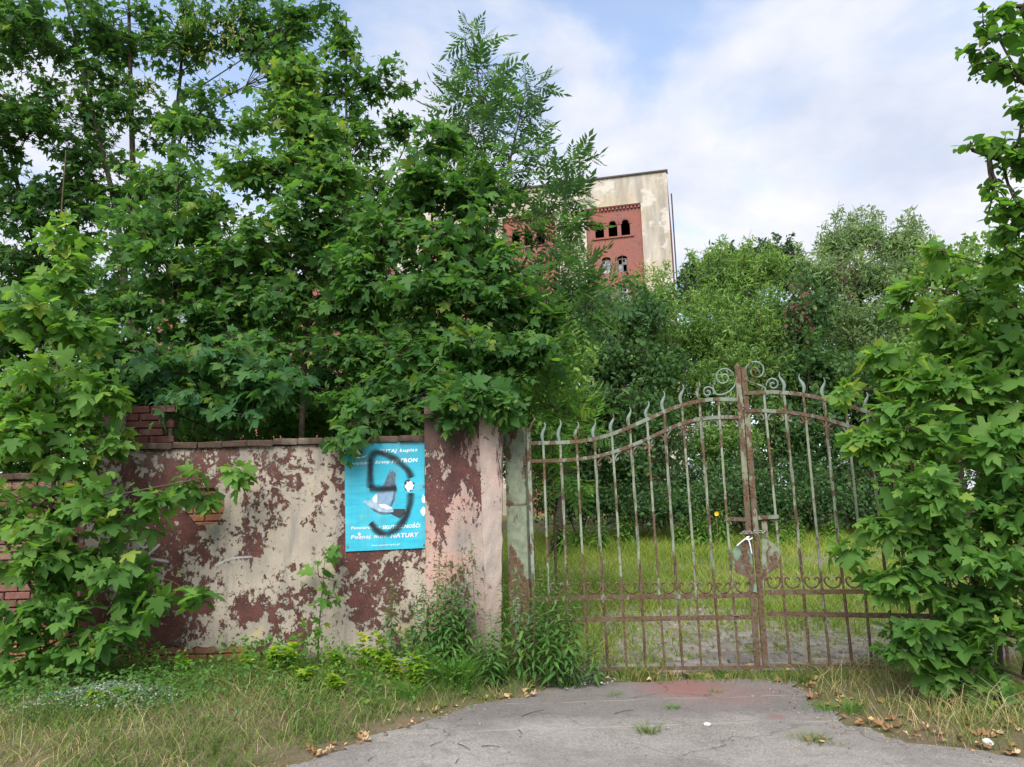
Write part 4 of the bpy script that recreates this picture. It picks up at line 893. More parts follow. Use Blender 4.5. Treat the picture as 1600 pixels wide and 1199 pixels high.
# cool green low sprays over the wall top
near_tree('maple_sapling', 'young blue-green maple spraying over the coping between pier and sign', 'maple', 'maple', 'maple_blue',
  [([(365, 690), (362, 640), (350, 590), (345, 545)], 8.4), ([(360, 640), (420, 600), (450, 590)], 8.4, 8.15)],
  [(350, 570, 8.2, 80, 26, 18, .1), (260, 585, 8.2, 60, 26, 13, .1), (420, 605, 8.1, 60, 24, 14, .1), (310, 625, 8.2, 80, 22, 16), (220, 635, 8.3, 50, 24, 10), (390, 650, 8.3, 70, 20, 12)], .15, GRP, tb=.5, r0=.03, DN=2.2, seed=9, per=6, droop=.6)
near_tree('maple_sapling', 'low maple branch hanging over the top left corner of the blue sign', 'maple', 'maple', 'maple',
  [([(560, 690), (560, 660), (555, 640)], 8.25), ([(558, 660), (556, 655), (548, 664)], 8.2, 7.6)],
  [(575, 655, 7.85, 60, 20, 14, .05), (545, 690, 7.5, 28, 14, 6), (630, 660, 8.0, 50, 20, 10), (690, 645, 7.6, 40, 20, 14), (735, 632, 7.5, 46, 24, 18), (785, 640, 7.6, 36, 22, 12), (700, 610, 7.8, 50, 20, 12)], .15, GRP, tb=.47, r0=.02, DN=1.5, seed=12, per=5, droop=.65, cut=lambda q: not (q[1] > YW-.13 and q[1] < YW+.4 and q[2] < 2.4))
# dense filler trees further back on the left
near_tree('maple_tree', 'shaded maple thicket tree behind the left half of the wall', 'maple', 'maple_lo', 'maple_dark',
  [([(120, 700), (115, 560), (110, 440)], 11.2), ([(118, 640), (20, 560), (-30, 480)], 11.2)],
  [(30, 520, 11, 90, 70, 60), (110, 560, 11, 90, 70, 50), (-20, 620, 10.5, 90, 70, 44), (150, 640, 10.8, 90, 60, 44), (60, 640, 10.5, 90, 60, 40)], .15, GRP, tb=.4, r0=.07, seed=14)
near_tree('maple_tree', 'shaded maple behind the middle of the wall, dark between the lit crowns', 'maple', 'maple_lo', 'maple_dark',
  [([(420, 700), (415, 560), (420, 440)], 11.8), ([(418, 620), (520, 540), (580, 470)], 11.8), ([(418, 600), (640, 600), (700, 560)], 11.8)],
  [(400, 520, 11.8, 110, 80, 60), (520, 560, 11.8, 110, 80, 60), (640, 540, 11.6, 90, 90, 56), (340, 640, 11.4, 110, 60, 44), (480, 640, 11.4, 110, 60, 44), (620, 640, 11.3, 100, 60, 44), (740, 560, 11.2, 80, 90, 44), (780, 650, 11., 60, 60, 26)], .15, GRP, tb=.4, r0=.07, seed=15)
# ash
near_tree('ash_tree', 'feathery ash tree rising above the maples beside the tall building', 'ash', 'ash', 'ash',
  [([(720, 700), (725, 600), (752, 480), (768, 360), (760, 220), (742, 90), (738, 50)], 10.0), ([(752, 480), (775, 340), (800, 240), (822, 140)], 10.0, 9.8), ([(740, 540), (810, 430), (850, 350), (895, 260)], 10.0, 9.4), ([(728, 620), (840, 540), (900, 470)], 10., 9.3)],
  [(738, 62, 10, 16, 26, 5), (745, 110, 10, 36, 30, 11), (715, 120, 10, 20, 18, 4), (740, 170, 10, 50, 36, 18), (745, 230, 10, 60, 40, 20), (785, 270, 9.9, 50, 50, 20), (825, 135, 9.9, 16, 26, 5), (820, 185, 9.9, 30, 28, 9), (835, 235, 9.8, 26, 24, 8), (780, 330, 9.8, 60, 40, 18), (890, 265, 9.5, 24, 26, 7), (870, 320, 9.5, 36, 30, 12), (850, 370, 9.5, 50, 36, 16), (880, 300, 9.5, 20, 30, 5), (900, 430, 9.3, 36, 40, 10, .1), (870, 480, 9.2, 60, 50, 20, .1), (825, 440, 9.4, 36, 30, 8), (920, 490, 9.2, 40, 30, 9, .1), (850, 560, 9.1, 60, 40, 16, .1)], .42, None, nodes=2, blen=.14, tb=.5, droop=.4, r0=.05, DN=1.35, seed=20, per=4, pet=.05)
near_tree('ash_sapling', 'bright green pinnate sapling just behind the left gate bars', 'ash', 'ash', 'maple_light',
  [([(868, 880), (866, 790), (862, 700), (866, 640)], 9.2), ([(866, 780), (900, 700), (915, 660)], 9.2, 9.0)],
  [(868, 640, 9.2, 34, 30, 9, .1), (860, 690, 9.2, 44, 34, 10, .1), (905, 660, 9.0, 30, 26, 6, .1), (850, 745, 9.2, 36, 36, 8), (850, 590, 9.4, 40, 40, 9, .1), (895, 735, 9.1, 26, 24, 4)], .36, None, nodes=2, blen=.14, tb=.45, droop=.5, r0=.022, seed=22, per=4, pet=.05, woodmat='twig')
# saplings in front of the wall
def front_cut(q): return q[1] < YW-.12 or q[2] > 2.6
near_tree('maple_sapling', 'light green maple sapling in front of the wall at the left edge', 'maple', 'maple', 'maple_light',
  [([(38, 1105), (75, 900), (88, 700), (92, 520), (88, 430), (98, 300), (103, 235)], 7.0, 7.15), ([(60, 960), (150, 890), (250, 905)], 7.0, 6.9), ([(80, 800), (200, 770), (330, 745)], 7.05, 7.2), ([(62, 940), (10, 850), (-30, 780)], 7.0, 6.8)],
  [(90, 380, 7.1, 34, 36, 9, .2), (100, 440, 7.1, 55, 36, 13, .2), (60, 510, 7.0, 60, 40, 17, .2), (120, 530, 7.1, 50, 36, 12, .15), (30, 600, 6.9, 60, 50, 18, .2), (120, 620, 7.0, 55, 40, 14, .2), (50, 690, 6.9, 60, 50, 18, .15), (130, 690, 7.0, 50, 36, 12, .15), (60, 790, 6.8, 80, 40, 22, .2), (150, 800, 6.9, 70, 36, 16, .1), (30, 880, 6.8, 60, 50, 16, .1), (140, 880, 6.9, 70, 40, 18, .05), (230, 930, 6.9, 60, 22, 9, .05), (295, 940, 6.85, 22, 10, 3), (90, 960, 6.9, 80, 36, 16), (225, 795, 7.05, 40, 18, 4), (300, 752, 7.25, 34, 10, 4), (358, 742, 7.3, 26, 8, 4, .1), (322, 785, 7.35, 14, 14, 2), (10, 980, 6.8, 50, 40, 10), (60, 1040, 6.9, 60, 26, 9), (30, 1085, 6.7, 50, 24, 8), (130, 1020, 6.85, 50, 22, 7), (190, 980, 6.9, 40, 20, 5)], .16, 'maple saplings before the wall', tb=.42, r0=.028, woodmat='twig', DN=1.35, seed=30, per=5, cut=front_cut, droop=.55)
near_tree('maple_sapling', 'thin knee-high maple seedling against the wall below the sign', 'maple', 'maple', 'maple_light',
  [([(497, 1010), (500, 960), (505, 910), (508, 865)], 7.5)],
  [(506, 868, 7.48, 20, 14, 3, .2), (498, 905, 7.45, 30, 12, 3, .2), (515, 935, 7.45, 26, 10, 3, .15), (490, 985, 7.4, 26, 12, 3, .2)], .13, 'maple saplings before the wall', tb=.5, r0=.010, woodmat='twig', DN=1.0, seed=31, per=3, nodes=2, blen=.12, cut=front_cut)
# big maple bush right
near_tree('maple_bush', 'large light green maple bush covering the right end of the gate', 'maple', 'maple', 'maple_light',
  [([(1560, 1060), (1555, 900), (1550, 700), (1560, 520), (1570, 380)], 6.45, 6.3), ([(1558, 1000), (1480, 800), (1430, 640)], 6.4, 6.2), ([(1600, 1060), (1640, 800), (1630, 560)], 6.3, 6.0), ([(1556, 900), (1440, 860), (1390, 840)], 6.4, 6.2)],
  [(1580, 420, 6.2, 40, 40, 12, .25), (1530, 470, 6.3, 50, 40, 14, .25), (1600, 500, 6.1, 50, 50, 16, .2), (1470, 520, 6.3, 45, 40, 11, .25), (1540, 560, 6.2, 60, 45, 20, .15), (1430, 590, 6.2, 50, 34, 12, .25), (1490, 630, 6.1, 60, 40, 18, .15), (1590, 640, 6.0, 60, 50, 20, .1), (1400, 640, 6.2, 40, 26, 9, .25), (1440, 690, 6.1, 60, 36, 18, .15), (1540, 710, 6.0, 70, 45, 24, .05), (1380, 690, 6.2, 40, 22, 8, .25), (1470, 770, 6.0, 70, 40, 22, .05), (1590, 790, 5.9, 60, 50, 20), (1420, 820, 6.1, 50, 40, 14, .1), (1375, 840, 6.2, 34, 34, 7, .2), (1500, 860, 6.0, 70, 45, 22), (1580, 900, 5.9, 60, 50, 18), (1440, 910, 6.1, 50, 34, 12), (1530, 960, 6.0, 70, 36, 16), (1430, 975, 6.1, 36, 26, 6), (1590, 990, 5.9, 50, 36, 10), (1500, 1020, 6.1, 50, 22, 10), (1425, 1015, 6.15, 30, 20, 5), (1480, 1060, 6.1, 40, 18, 6), (1560, 1065, 6.0, 50, 20, 8), (1400, 930, 6.15, 30, 24, 5), (1620, 580, 5.9, 50, 80, 20), (1640, 800, 5.9, 50, 90, 20), (1410, 480, 6.4, 16, 14, 2, .2), (1340, 690, 6.25, 22, 14, 5, .3), (1345, 610, 6.3, 26, 10, 4, .3), (1330, 870, 6.25, 24, 12, 4, .2), (1390, 560, 6.35, 30, 14, 5, .25), (1430, 450, 6.4, 20, 20, 4, .2), (1480, 400, 6.4, 16, 24, 4, .2)], .155, 'maple saplings before the wall', tb=.42, r0=.035, woodmat='twig', DN=1.2, seed=40, per=5, cut=None, droop=.5)
# linden hanging in from the right
near_tree('linden_tree', 'linden branches with round leaves hanging in at the top right', 'linden', 'linden', 'linden',
  [([(1850, 1090), (1845, 700), (1830, 300), (1800, 0), (1780, -200)], 6.2, 5.6), ([(1830, 300), (1700, 200), (1600, 130)], 5.9, 5.2), ([(1838, 420), (1700, 330), (1600, 260), (1520, 235)], 5.9, 5.2), ([(1810, 100), (1680, 10), (1580, 10)], 5.8, 5.2)],
  [(1560, 60, 5.2, 40, 36, 10), (1600, 110, 5.2, 50, 50, 18), (1540, 100, 5.3, 26, 20, 5), (1590, 170, 5.2, 40, 30, 10), (1560, 30, 5.2, 40, 20, 6), (1600, 10, 5.2, 40, 30, 10), (1520, 235, 5.2, 28, 12, 5, .2), (1560, 225, 5.2, 40, 20, 8, .2), (1600, 255, 5.2, 40, 40, 14), (1570, 330, 5.2, 40, 26, 9, .15), (1600, 340, 5.2, 40, 60, 16), (1545, 330, 5.3, 16, 24, 4, .2), (1590, 400, 5.3, 30, 26, 8, .1), (1650, 80, 5.2, 60, 90, 30), (1660, 260, 5.2, 60, 90, 30), (1700, 0, 5.4, 90, 120, 40), (1750, 250, 5.5, 90, 150, 50), (1560, 285, 5.2, 24, 10, 3), (1930, 50, 5.8, 110, 140, 60), (1940, 300, 6.0, 110, 120, 50), (1830, -150, 5.7, 160, 110, 60), (1850, 150, 6.6, 110, 140, 40)], .088, None, tb=.45, r0=.12, DN=1.0, seed=50, per=5, nodes=3, blen=.22, cut=None, droop=.4, pet=.3)

# ---------------------------------------------------------------- background trees
DF = 1.9; CK = 5; clr = .62
def far_tree(name, label, mat, leaf, base_px, d, blobs, size, per, group, r0=.12, tb=.45, seed=1, cl=.32, upb=.5, extra=None, spire=.3):
    random.seed(seed); b0 = at(base_px[0], base_px[1], d); base = G(b0[0], b0[1]); w = MB(); P = []; SS = []; li = []
    cs = [pblob(*q[:5]) for q in blobs]; topc = max((c for c, R in cs), key=lambda q: q[2])
    sp = smooth_curve([base-UP*.1, (base*2+topc)/3+rv(1)[0]*.15, topc], 10); w.tube(sp, np.linspace(r0, r0*.25, 10), 7)
    for (c, R), q in zip(cs, blobs):
        k = int(q[5]*DF); R[1] = min(R[1], 2.6); a = sp[int(np.argmin(np.linalg.norm(sp-(c-UP*.8), axis=1)))]
        w.tube(bez(a, (a+c)/2+UP*.2, c, 5), np.linspace(r0*.4, r0*.12, 5), 5, cap=False)
        kc = max(6, int(k/CK)); v = nrmz(rv(kc)); ce = c+v*np.maximum(R-.3, R*.5)*(rng.random((kc, 1))**.33); cr_ = clr*rng.uniform(.6, 1.25, (kc, 1, 1)); np_ = int(per*CK)
        for e_ in ce: w.tube(bez(c, (c+e_)/2+UP*.1, e_, 4), np.linspace(r0*.12, r0*.04, 4), 3, cap=False)
        u = nrmz(rv(kc*np_)*np.array([1, 1, .8])+UP*.35).reshape(kc, np_, 3); rr = rng.random((kc, np_, 1))**.45*(1+.22*np.sin(u[..., :1]*5+u[..., 2:]*7+np.arange(kc)[:, None, None]*2))
        P.append((ce[:, None]+u*rr*cr_*np.array([1.15, 1.15, .8])).reshape(-1, 3)); li.append(np.repeat(rng.standard_normal(kc)*.16, np_))
        ks = int(kc*spire*2); v = nrmz(rv(ks)*np.array([1, 1, .5])+UP*.7); ce = c+v*R*1.0
        if ks:
            tz = rng.random((ks, per*2, 1)); g = np.clip(rv(ks*per*2).reshape(ks, per*2, 3), -1.6, 1.6)*(.05+.13*(1-tz)); g[..., 2:] += tz*.75*rng.uniform(.5, 1.1, (ks, 1, 1)); dirx = rv(ks)[:, None]*np.array([.25, .25, 0]); P.append((ce[:, None]+g+dirx*tz).reshape(-1, 3)); li.append(np.repeat(rng.standard_normal(ks)*.1+.08, per*2))
            for e_, dd_ in zip(ce, dirx[:, 0]): w.tube([e_-UP*.4, e_+dd_*.5+UP*.3, e_+dd_+UP*.7], [.012, .008, .003], 3, cap=False)
    P = np.concatenate(P); n = len(P); li = np.concatenate(li); size = size*.95
    A = nrmz(rv(n)+UP*(upb-.6)); Nn = UP*upb*1.4+rv(n)*.8; S = size*rng.uniform(.65, 1.2, n); ti = np.clip(tb+li+.18*rng.standard_normal(n), 0, 1)
    root = empty(name, base, label, 'tree', group); w.build('trunk', M['bark'], root, True, base)
    mesh_obj('crown', leaves_mesh(leaf, P, A, Nn, S, ti, base), M[mat], root)
    if extra:
        c, R = pblob(*extra[:5]); k = extra[5]; P = c+nrmz(rv(k))*R*(rng.random((k, 1))**.4); 
        o = mesh_obj('withered_foliage', leaves_mesh(leaf, P, nrmz(rv(k)-UP*.8), rv(k), np.full(k, size*.9), np.clip(.5+.25*rng.standard_normal(k), 0, 1), base), M['deadleafy'], root); o['label'] = 'withered reddish brown leaves'
    return root
BG = 'trees behind the yard'
far_tree('leafy_tree', 'dense dark green tree below the right corner of the tall building', 'dense', 'oval', (985, 830), 21, [(985, 510, 21, 60, 50, 60), (940, 570, 20.6, 60, 50, 60), (1010, 580, 20.6, 55, 55, 60), (920, 650, 20.2, 70, 50, 60), (1000, 670, 20, 70, 60, 60), (960, 730, 20, 90, 50, 60), (870, 700, 20, 60, 70, 50), (900, 490, 21.5, 50, 40, 36)], .15, 24, BG, tb=.45, seed=61)
far_tree('leafy_tree', 'pale green willowy tree in front of the corner of the tall building', 'poplar', 'narrow', (1035, 830), 22.5, [(1020, 480, 22.5, 34, 40, 40), (1040, 560, 22.3, 40, 60, 44), (1050, 650, 22, 50, 60, 44)], .16, 30, BG, tb=.5, seed=62, cl=.28, upb=.3)
far_tree('leafy_tree', 'rounded fresh green tree in the middle of the yard edge', 'poplar', 'narrow', (1130, 830), 22, [(1125, 455, 23, 50, 45, 60), (1180, 425, 23, 46, 36, 46), (1100, 520, 22, 60, 45, 60), (1190, 500, 22.4, 60, 50, 60), (1110, 600, 21.4, 70, 50, 66), (1200, 600, 21.6, 60, 50, 56), (1140, 690, 21, 90, 60, 70), (1150, 545, 21.8, 80, 50, 60), (1230, 540, 22, 50, 60, 44)], .17, 30, BG, tb=.52, seed=63, cl=.3, upb=.3)
far_tree('leafy_tree', 'tall silvery green tree, highest behind the gate', 'willow', 'narrow', (1330, 830), 23, [(1310, 385, 23.5, 30, 34, 30), (1345, 375, 23.5, 30, 30, 30), (1400, 390, 23.5, 40, 36, 44), (1290, 440, 23, 45, 45, 50), (1370, 440, 23, 60, 45, 64), (1430, 430, 23, 36, 40, 36), (1320, 520, 22.6, 60, 50, 60), (1410, 520, 22.6, 60, 60, 60), (1350, 600, 22, 80, 60, 60), (1430, 620, 21.6, 60, 60, 44)], .18, 30, BG, tb=.5, seed=64, cl=.27, upb=.15, extra=(1322, 432, 21.2, 20, 44, 70))
far_tree('leafy_tree', 'shadowy green tree with withered brown boughs right of the gate top', 'dense', 'oval', (1260, 830), 21, [(1255, 500, 21.4, 40, 50, 44), (1270, 590, 21, 60, 50, 60), (1330, 620, 20.6, 60, 50, 60), (1260, 680, 20.6, 80, 60, 66), (1380, 680, 20.4, 70, 60, 60)], .16, 24, BG, tb=.45, seed=65, extra=(1248, 485, 18.9, 26, 60, 90))
far_tree('leafy_tree', 'green tree behind the maple bush at the right', 'poplar', 'oval', (1500, 840), 19, [(1480, 430, 19.5, 46, 36, 44), (1560, 440, 19.5, 70, 50, 60), (1500, 520, 19, 80, 60, 66), (1600, 540, 19, 80, 80, 60), (1440, 620, 18.6, 60, 60, 50), (1530, 650, 18.6, 90, 80, 70), (1440, 720, 18.4, 60, 60, 50)], .15, 24, BG, tb=.45, seed=66)
far_tree('leafy_tree', 'distant dark oak crown right of the tall building', 'farleaf', 'oval', (1110, 800), 42, [(1100, 440, 42, 36, 26, 60), (1135, 418, 42, 34, 24, 56), (1150, 450, 42, 50, 40, 60), (1080, 470, 42, 30, 30, 40)], .26, 26, BG, tb=.4, seed=67, cl=.4, r0=.3)
far_tree('leafy_tree', 'distant dark crown peeping over the fresh green tree', 'farleaf', 'oval', (1210, 800), 38, [(1205, 405, 38, 34, 18, 50), (1230, 430, 38, 34, 30, 40)], .25, 26, BG, tb=.45, seed=68, cl=.4, r0=.25)
far_tree('leafy_tree', 'green tree showing between the ash and the left gate bars', 'poplar', 'oval', (860, 830), 17, [(850, 600, 17, 50, 50, 46), (800, 560, 17, 60, 60, 46), (880, 560, 17.5, 40, 50, 36), (830, 680, 16.6, 60, 60, 46)], .15, 24, BG, tb=.5, seed=69)
for k, (lab, px, d) in enumerate((('dark tree far back behind the left gate leaf', 930, 29.), ('dark tree far back behind the gate centre', 1120, 30.), ('dark tree far back behind the right gate leaf', 1310, 29.), ('dark tree far back behind the maple bush', 1490, 29.))):
    far_tree('leafy_tree', lab, 'dense', 'oval', (px, 800), d, [(px, 500+(k % 2)*14, d, 95, 50, 44), (px-70, 550, d, 90, 60, 44), (px+70, 550, d, 90, 60, 44), (px-60, 640, d, 90, 70, 40), (px+60, 650, d, 90, 70, 40), (px, 730, d, 130, 60, 50)], .26, 14, BG, tb=.3, seed=120+k, spire=0)
for k, (lab, px, d) in enumerate((('tree beyond the right edge of the yard', 1760, 20.), ('tree further right beyond the yard', 2050, 22.), ('tree beyond the left end of the wall', -160, 14.))):
    far_tree('leafy_tree', lab, 'poplar', 'oval', (px, 830), d, [(px, 430, d, 90, 70, 50), (px-70, 540, d, 90, 80, 50), (px+70, 550, d, 90, 80, 50), (px, 680, d, 120, 70, 50)], .2, 14, BG, tb=.4, seed=140+k, spire=.1)
shr = [('low dark shrub under the dense tree at the left of the yard', 900, 770), ('low dark shrub behind the third to sixth left gate bars', 985, 775), ('low dark shrub behind the right bars of the left leaf', 1075, 775), ('low dark shrub behind the gate centre', 1165, 775), ('rounded green shrub right of the lock, at the yard edge', 1260, 770), ('low dark shrub behind the right leaf', 1350, 770), ('low dark shrub beside the maple bush', 1440, 770)]
for k, (lab, px, py) in enumerate(shr):
    far_tree('shrub', lab, 'dense', 'oval', (px, 830), 19.6+(k % 3)*.5, [(px, py-20, 19.6+(k % 3)*.5, 60, 46, 46), (px-20, py+22, 19.3, 55, 26, 34), (px+25, py+20, 19.3, 50, 26, 34)], .105, 26, 'shrubs along the yard edge', tb=.4, seed=70+k, r0=.05)['category'] = 'shrub'
for k, (lab, px, py, d) in enumerate((('dark bush filling the gap behind the low brick wall', 40, 700, 12.), ('dark bush behind the brick pier of the wall', 200, 670, 12.5), ('dark bush behind the coping left of the sign', 330, 670, 13.), ('dark bush behind the coping near the sign', 460, 672, 13.), ('dark bush behind the wall above the sign', 590, 668, 13.), ('dark bush behind the gate pillar', 720, 672, 12.5))):
    far_tree('shrub', lab, 'maple_dark', 'oval', (px, 850), d, [(px, py, d, 80, 40, 60), (px, py+50, d, 80, 40, 30), (px-30, py-40, d+.4, 70, 36, 36)], .12, 18, 'bushes behind the wall', tb=.45, seed=90+k, r0=.04, spire=.1)['category'] = 'shrub'
#PART3
# ---------------------------------------------------------------- grass and weeds
def blades(P, H, Wd, lean, droop, tint, base=(0, 0, 0), ldir=None):
    n = len(P); th = rng.uniform(0, 2*math.pi, n) if ldir is None else ldir; l = np.stack([np.cos(th), np.sin(th), 0*th], -1); s_ = np.stack([-np.sin(th), np.cos(th), 0*th], -1)
    ph = rng.uniform(0, 6.28, n); s_ = np.stack([np.cos(ph), np.sin(ph), 0*ph], -1)
    tt = np.array([0, .4, .75, 1.]); wt = np.array([1, .8, .45, 0.]); Vs = []
    for t_, w in zip(tt, wt):
        c = P+l*(H*lean*t_**1.7)[:, None]+UP*(H*(t_-droop*t_**2.4))[:, None]
        if w > 0: Vs += [c-s_*(Wd*w/2)[:, None], c+s_*(Wd*w/2)[:, None]]
        else: Vs.append(c)
    V = np.stack(Vs, 1); T0 = np.array([(0, 1, 3), (0, 3, 2), (2, 3, 5), (2, 5, 4), (4, 5, 6)])
    return np_mesh('blades', V.reshape(-1, 3)-np.array(base), (T0[None]+np.arange(n)[:, None, None]*7).reshape(-1, 3), True, np.repeat(tint, 7))
def scatter(n, x0, x1, y0, y1, keep):
    x = rng.uniform(x0, x1, n); y = rng.uniform(y0, y1, n); k = keep(x, y); x, y = x[k], y[k]; return np.stack([x, y, gz(x, y)], -1)
def stuff(name, me, mat, label, cat): o = mesh_obj(name, me, mat); tag(o, label, cat, None, 'stuff'); return o
R_ = lambda n, a, b_: rng.uniform(a, b_, n)
# left verge: green base, straw over it
SPT = gpx(165, 1108, .12)
kL = lambda x, y: (((x-SPT[0])/.55)**2+((y-SPT[1])/.32)**2 > rng.uniform(.3, 1.3, len(x))) & (x < edgeL(np.minimum(y, 7.3))-.10-.22*rng.random(len(x))**2+.08*vn(x*4, y*4, 2)) & (y < YW-.02)
P = scatter(52000, -5.6, .2, 3.9, 7.68, kL); q = vn(P[:, 0]*2.2, P[:, 1]*2.6, 7); k = rng.random(len(P)) < .62+.3*q; P, q = P[k], q[k]; n = len(P)
wallness = sst((P[:, 1]-6.2)/1.2)
stuff('verge_grass', blades(P, R_(n, .05, .17)*(1+.6*np.clip(q, 0, 1)+.4*wallness), R_(n, .003, .008), R_(n, .3, 1.3), R_(n, .15, .6), np.clip(.36-.22*q+.22*rng.standard_normal(n)-.12*wallness, 0, 1)), M['grass'], 'uncut green and yellowed grass on the verge below the wall', 'grass')
P = scatter(8000, -5.2, -.2, 3.9, 7.3, kL); q = vn(P[:, 0]*1.6, P[:, 1]*1.9, 3); k = rng.random(len(P)) < .45+.55*q; P = P[k]; n = len(P)
stuff('dry_grass', blades(P, R_(n, .12, .32), R_(n, .002, .004), R_(n, .6, 1.5), R_(n, .35, .85), np.clip(.5+.25*rng.standard_normal(n), 0, 1)), M['straw'], 'long dry straw coloured grass bent over the left verge', 'grass')
# right verge
kR = lambda x, y: (x > edgeR(np.minimum(y, 7.2))+.12+.4*rng.random(len(x))**1.5+.12*vn(x*3, y*3, 8)) & (y < 7.75)
P = scatter(30000, 1.9, 6.5, 4.6, 7.7, kR); q = vn(P[:, 0]*2.2, P[:, 1]*2.6, 1); k = rng.random(len(P)) < .42+.4*q; P = P[k]; n = len(P)
stuff('verge_grass', blades(P, R_(n, .06, .22), R_(n, .003, .007), R_(n, .3, 1.2), R_(n, .15, .6), np.clip(.5+.27*rng.standard_normal(n), 0, 1)), M['grass'], 'thin green and yellow grass on the right verge under the bush', 'grass')
P = scatter(5500, 2.0, 6.5, 5.2, 7.5, kR); k = rng.random(len(P)) < .5+.5*vn(P[:, 0]*1.9, P[:, 1]*2, 2); P = P[k]; n = len(P)
stuff('dry_grass', blades(P, R_(n, .2, .5), R_(n, .002, .0045), R_(n, .5, 1.4), R_(n, .3, .8), np.clip(.5+.25*rng.standard_normal(n), 0, 1)), M['straw'], 'long dry straw coloured grass in front of the right gate leaf', 'grass')
# foot of the gate
P = scatter(34000, .1, 4.6, 6.6, 7.9, lambda x, y: (np.abs(y-(7.70-.19*x)) < .16+.06*rng.standard_normal(len(x)))&(vn(x*4, y*3, 4)+.3*rng.standard_normal(len(x)) > -.05)); n = len(P)
stuff('gate_grass', blades(P, R_(n, .05, .2)*(1+.6*np.clip(vn(P[:, 0]*3, P[:, 1], 8), -.6, 1)), R_(n, .003, .006), R_(n, .3, 1.1), R_(n, .1, .6), np.clip(.42+.3*rng.standard_normal(n), 0, 1)), M['grass'], 'ragged grass growing along the foot of the gate', 'grass')
# yard meadow
def kY(x, y):
    pav = sst((x-1.05-.12*(y-7.8))/.7)*sst((9.6-y)/1.3); q = vn(x*1.4, y*1.1, 6); path = np.exp(-((y-14.2-.25*x)/.9)**2)*.8*sst((x-.2)/1.5)
    right = sst((x-3.3-.12*(y-8))/1.2)*sst((y-8)/.5)*.5
    return rng.random(len(x)) < np.clip(1.05-.72*pav*(1-.6*np.clip(vn(x*3, y*3.5, 5), 0, 1))-.7*path-right*.6+.25*q, .08, 1)
P = scatter(125000, -3.5, 14, 7.95, 21.5, kY); n = len(P); q = vn(P[:, 0]*.9, P[:, 1]*.8, 2); tall = sst((P[:, 1]-15.)/5)
stuff('meadow_grass', blades(P, R_(n, .12, .30)*(1+.5*q)*(1-.45*sst((P[:, 0]-.9)/.6)*sst((10-P[:, 1])/1.5))+.28*tall*rng.random(n), R_(n, .007, .016), R_(n, .3, 1.1), R_(n, .05, .45), np.clip(.42-.2*q+.22*rng.standard_normal(n), 0, 1)), M['yardgrass'], 'bright meadow grass overgrowing the yard behind the gate', 'grass')
P = scatter(9000, .8, 6, 7.7, 11.5, lambda x, y: vn(x*5, y*6, 9) > .25); n = len(P)
stuff('joint_grass', blades(P, R_(n, .03, .13), R_(n, .004, .008), R_(n, .3, 1.), R_(n, .1, .5), np.clip(.35+.25*rng.standard_normal(n), 0, 1)), M['yardgrass'], 'small grass tufts in the joints of the paved yard', 'grass')

def weed(name, label, cat, x, y, h, kind, mat, n, size, group=None, z=None, stemr=.005, lean=(0, 0), taper=True, top=None, droop=.35, stemmat='greenstem', branch=0):
    base = G(x, y) if z is None else np.array([x, y, z]); w = MB(); L = []
    for b_ in range(1+branch):
        hh = h*(1 if b_ == 0 else random.uniform(.55, .9)); a_ = random.uniform(0, 6.28); sp_ = 0 if b_ == 0 else random.uniform(.06, .16)*h
        tip = base+np.array([lean[0]+sp_*math.cos(a_)*2, lean[1]+sp_*math.sin(a_), hh]); mid = base+(tip-base)*.5+np.array([sp_*math.cos(a_)*.3, 0, 0])
        st = bez(base, mid, tip, 9); w.tube(st, np.linspace(stemr, stemr*.4, 9), 4)
        for i in range(n):
            f_ = .12+.88*(i/n)**.85; p = st[0]*0+np.array([np.interp(f_, np.linspace(0, 1, 9), st[:, j]) for j in range(3)]); an = i*2.4+random.random()*.5
            o = np.array([math.cos(an), math.sin(an), 0]); L.append((p, o, f_, size*(1-.62*max(0, f_-.45)/.55 if taper else 1)*random.uniform(.75, 1.15)))
    root = empty(name, base, label, cat, group); w.build('stem', M[stemmat], root, True, base)
    P = np.array([l[0] for l in L]); O = np.array([l[1] for l in L]); F_ = np.array([l[2] for l in L]); S = np.array([l[3] for l in L]); k = len(L)
    A = nrmz(O+UP*(.55*F_-droop*.5)[:, None]+rv(k)*.12); Nn = UP*.9+O*.15+rv(k)*.2; ti = np.clip(.45+.2*rng.standard_normal(k)+.1*(F_-.5), 0, 1)
    mesh_obj('leaves', leaves_mesh(kind, P, A, Nn, S, ti, base), M[mat], root); return root
def wx(px, d): return at(px, 950, d)[0]
GG = 'goldenrod stems by the pillar'
random.seed(77)
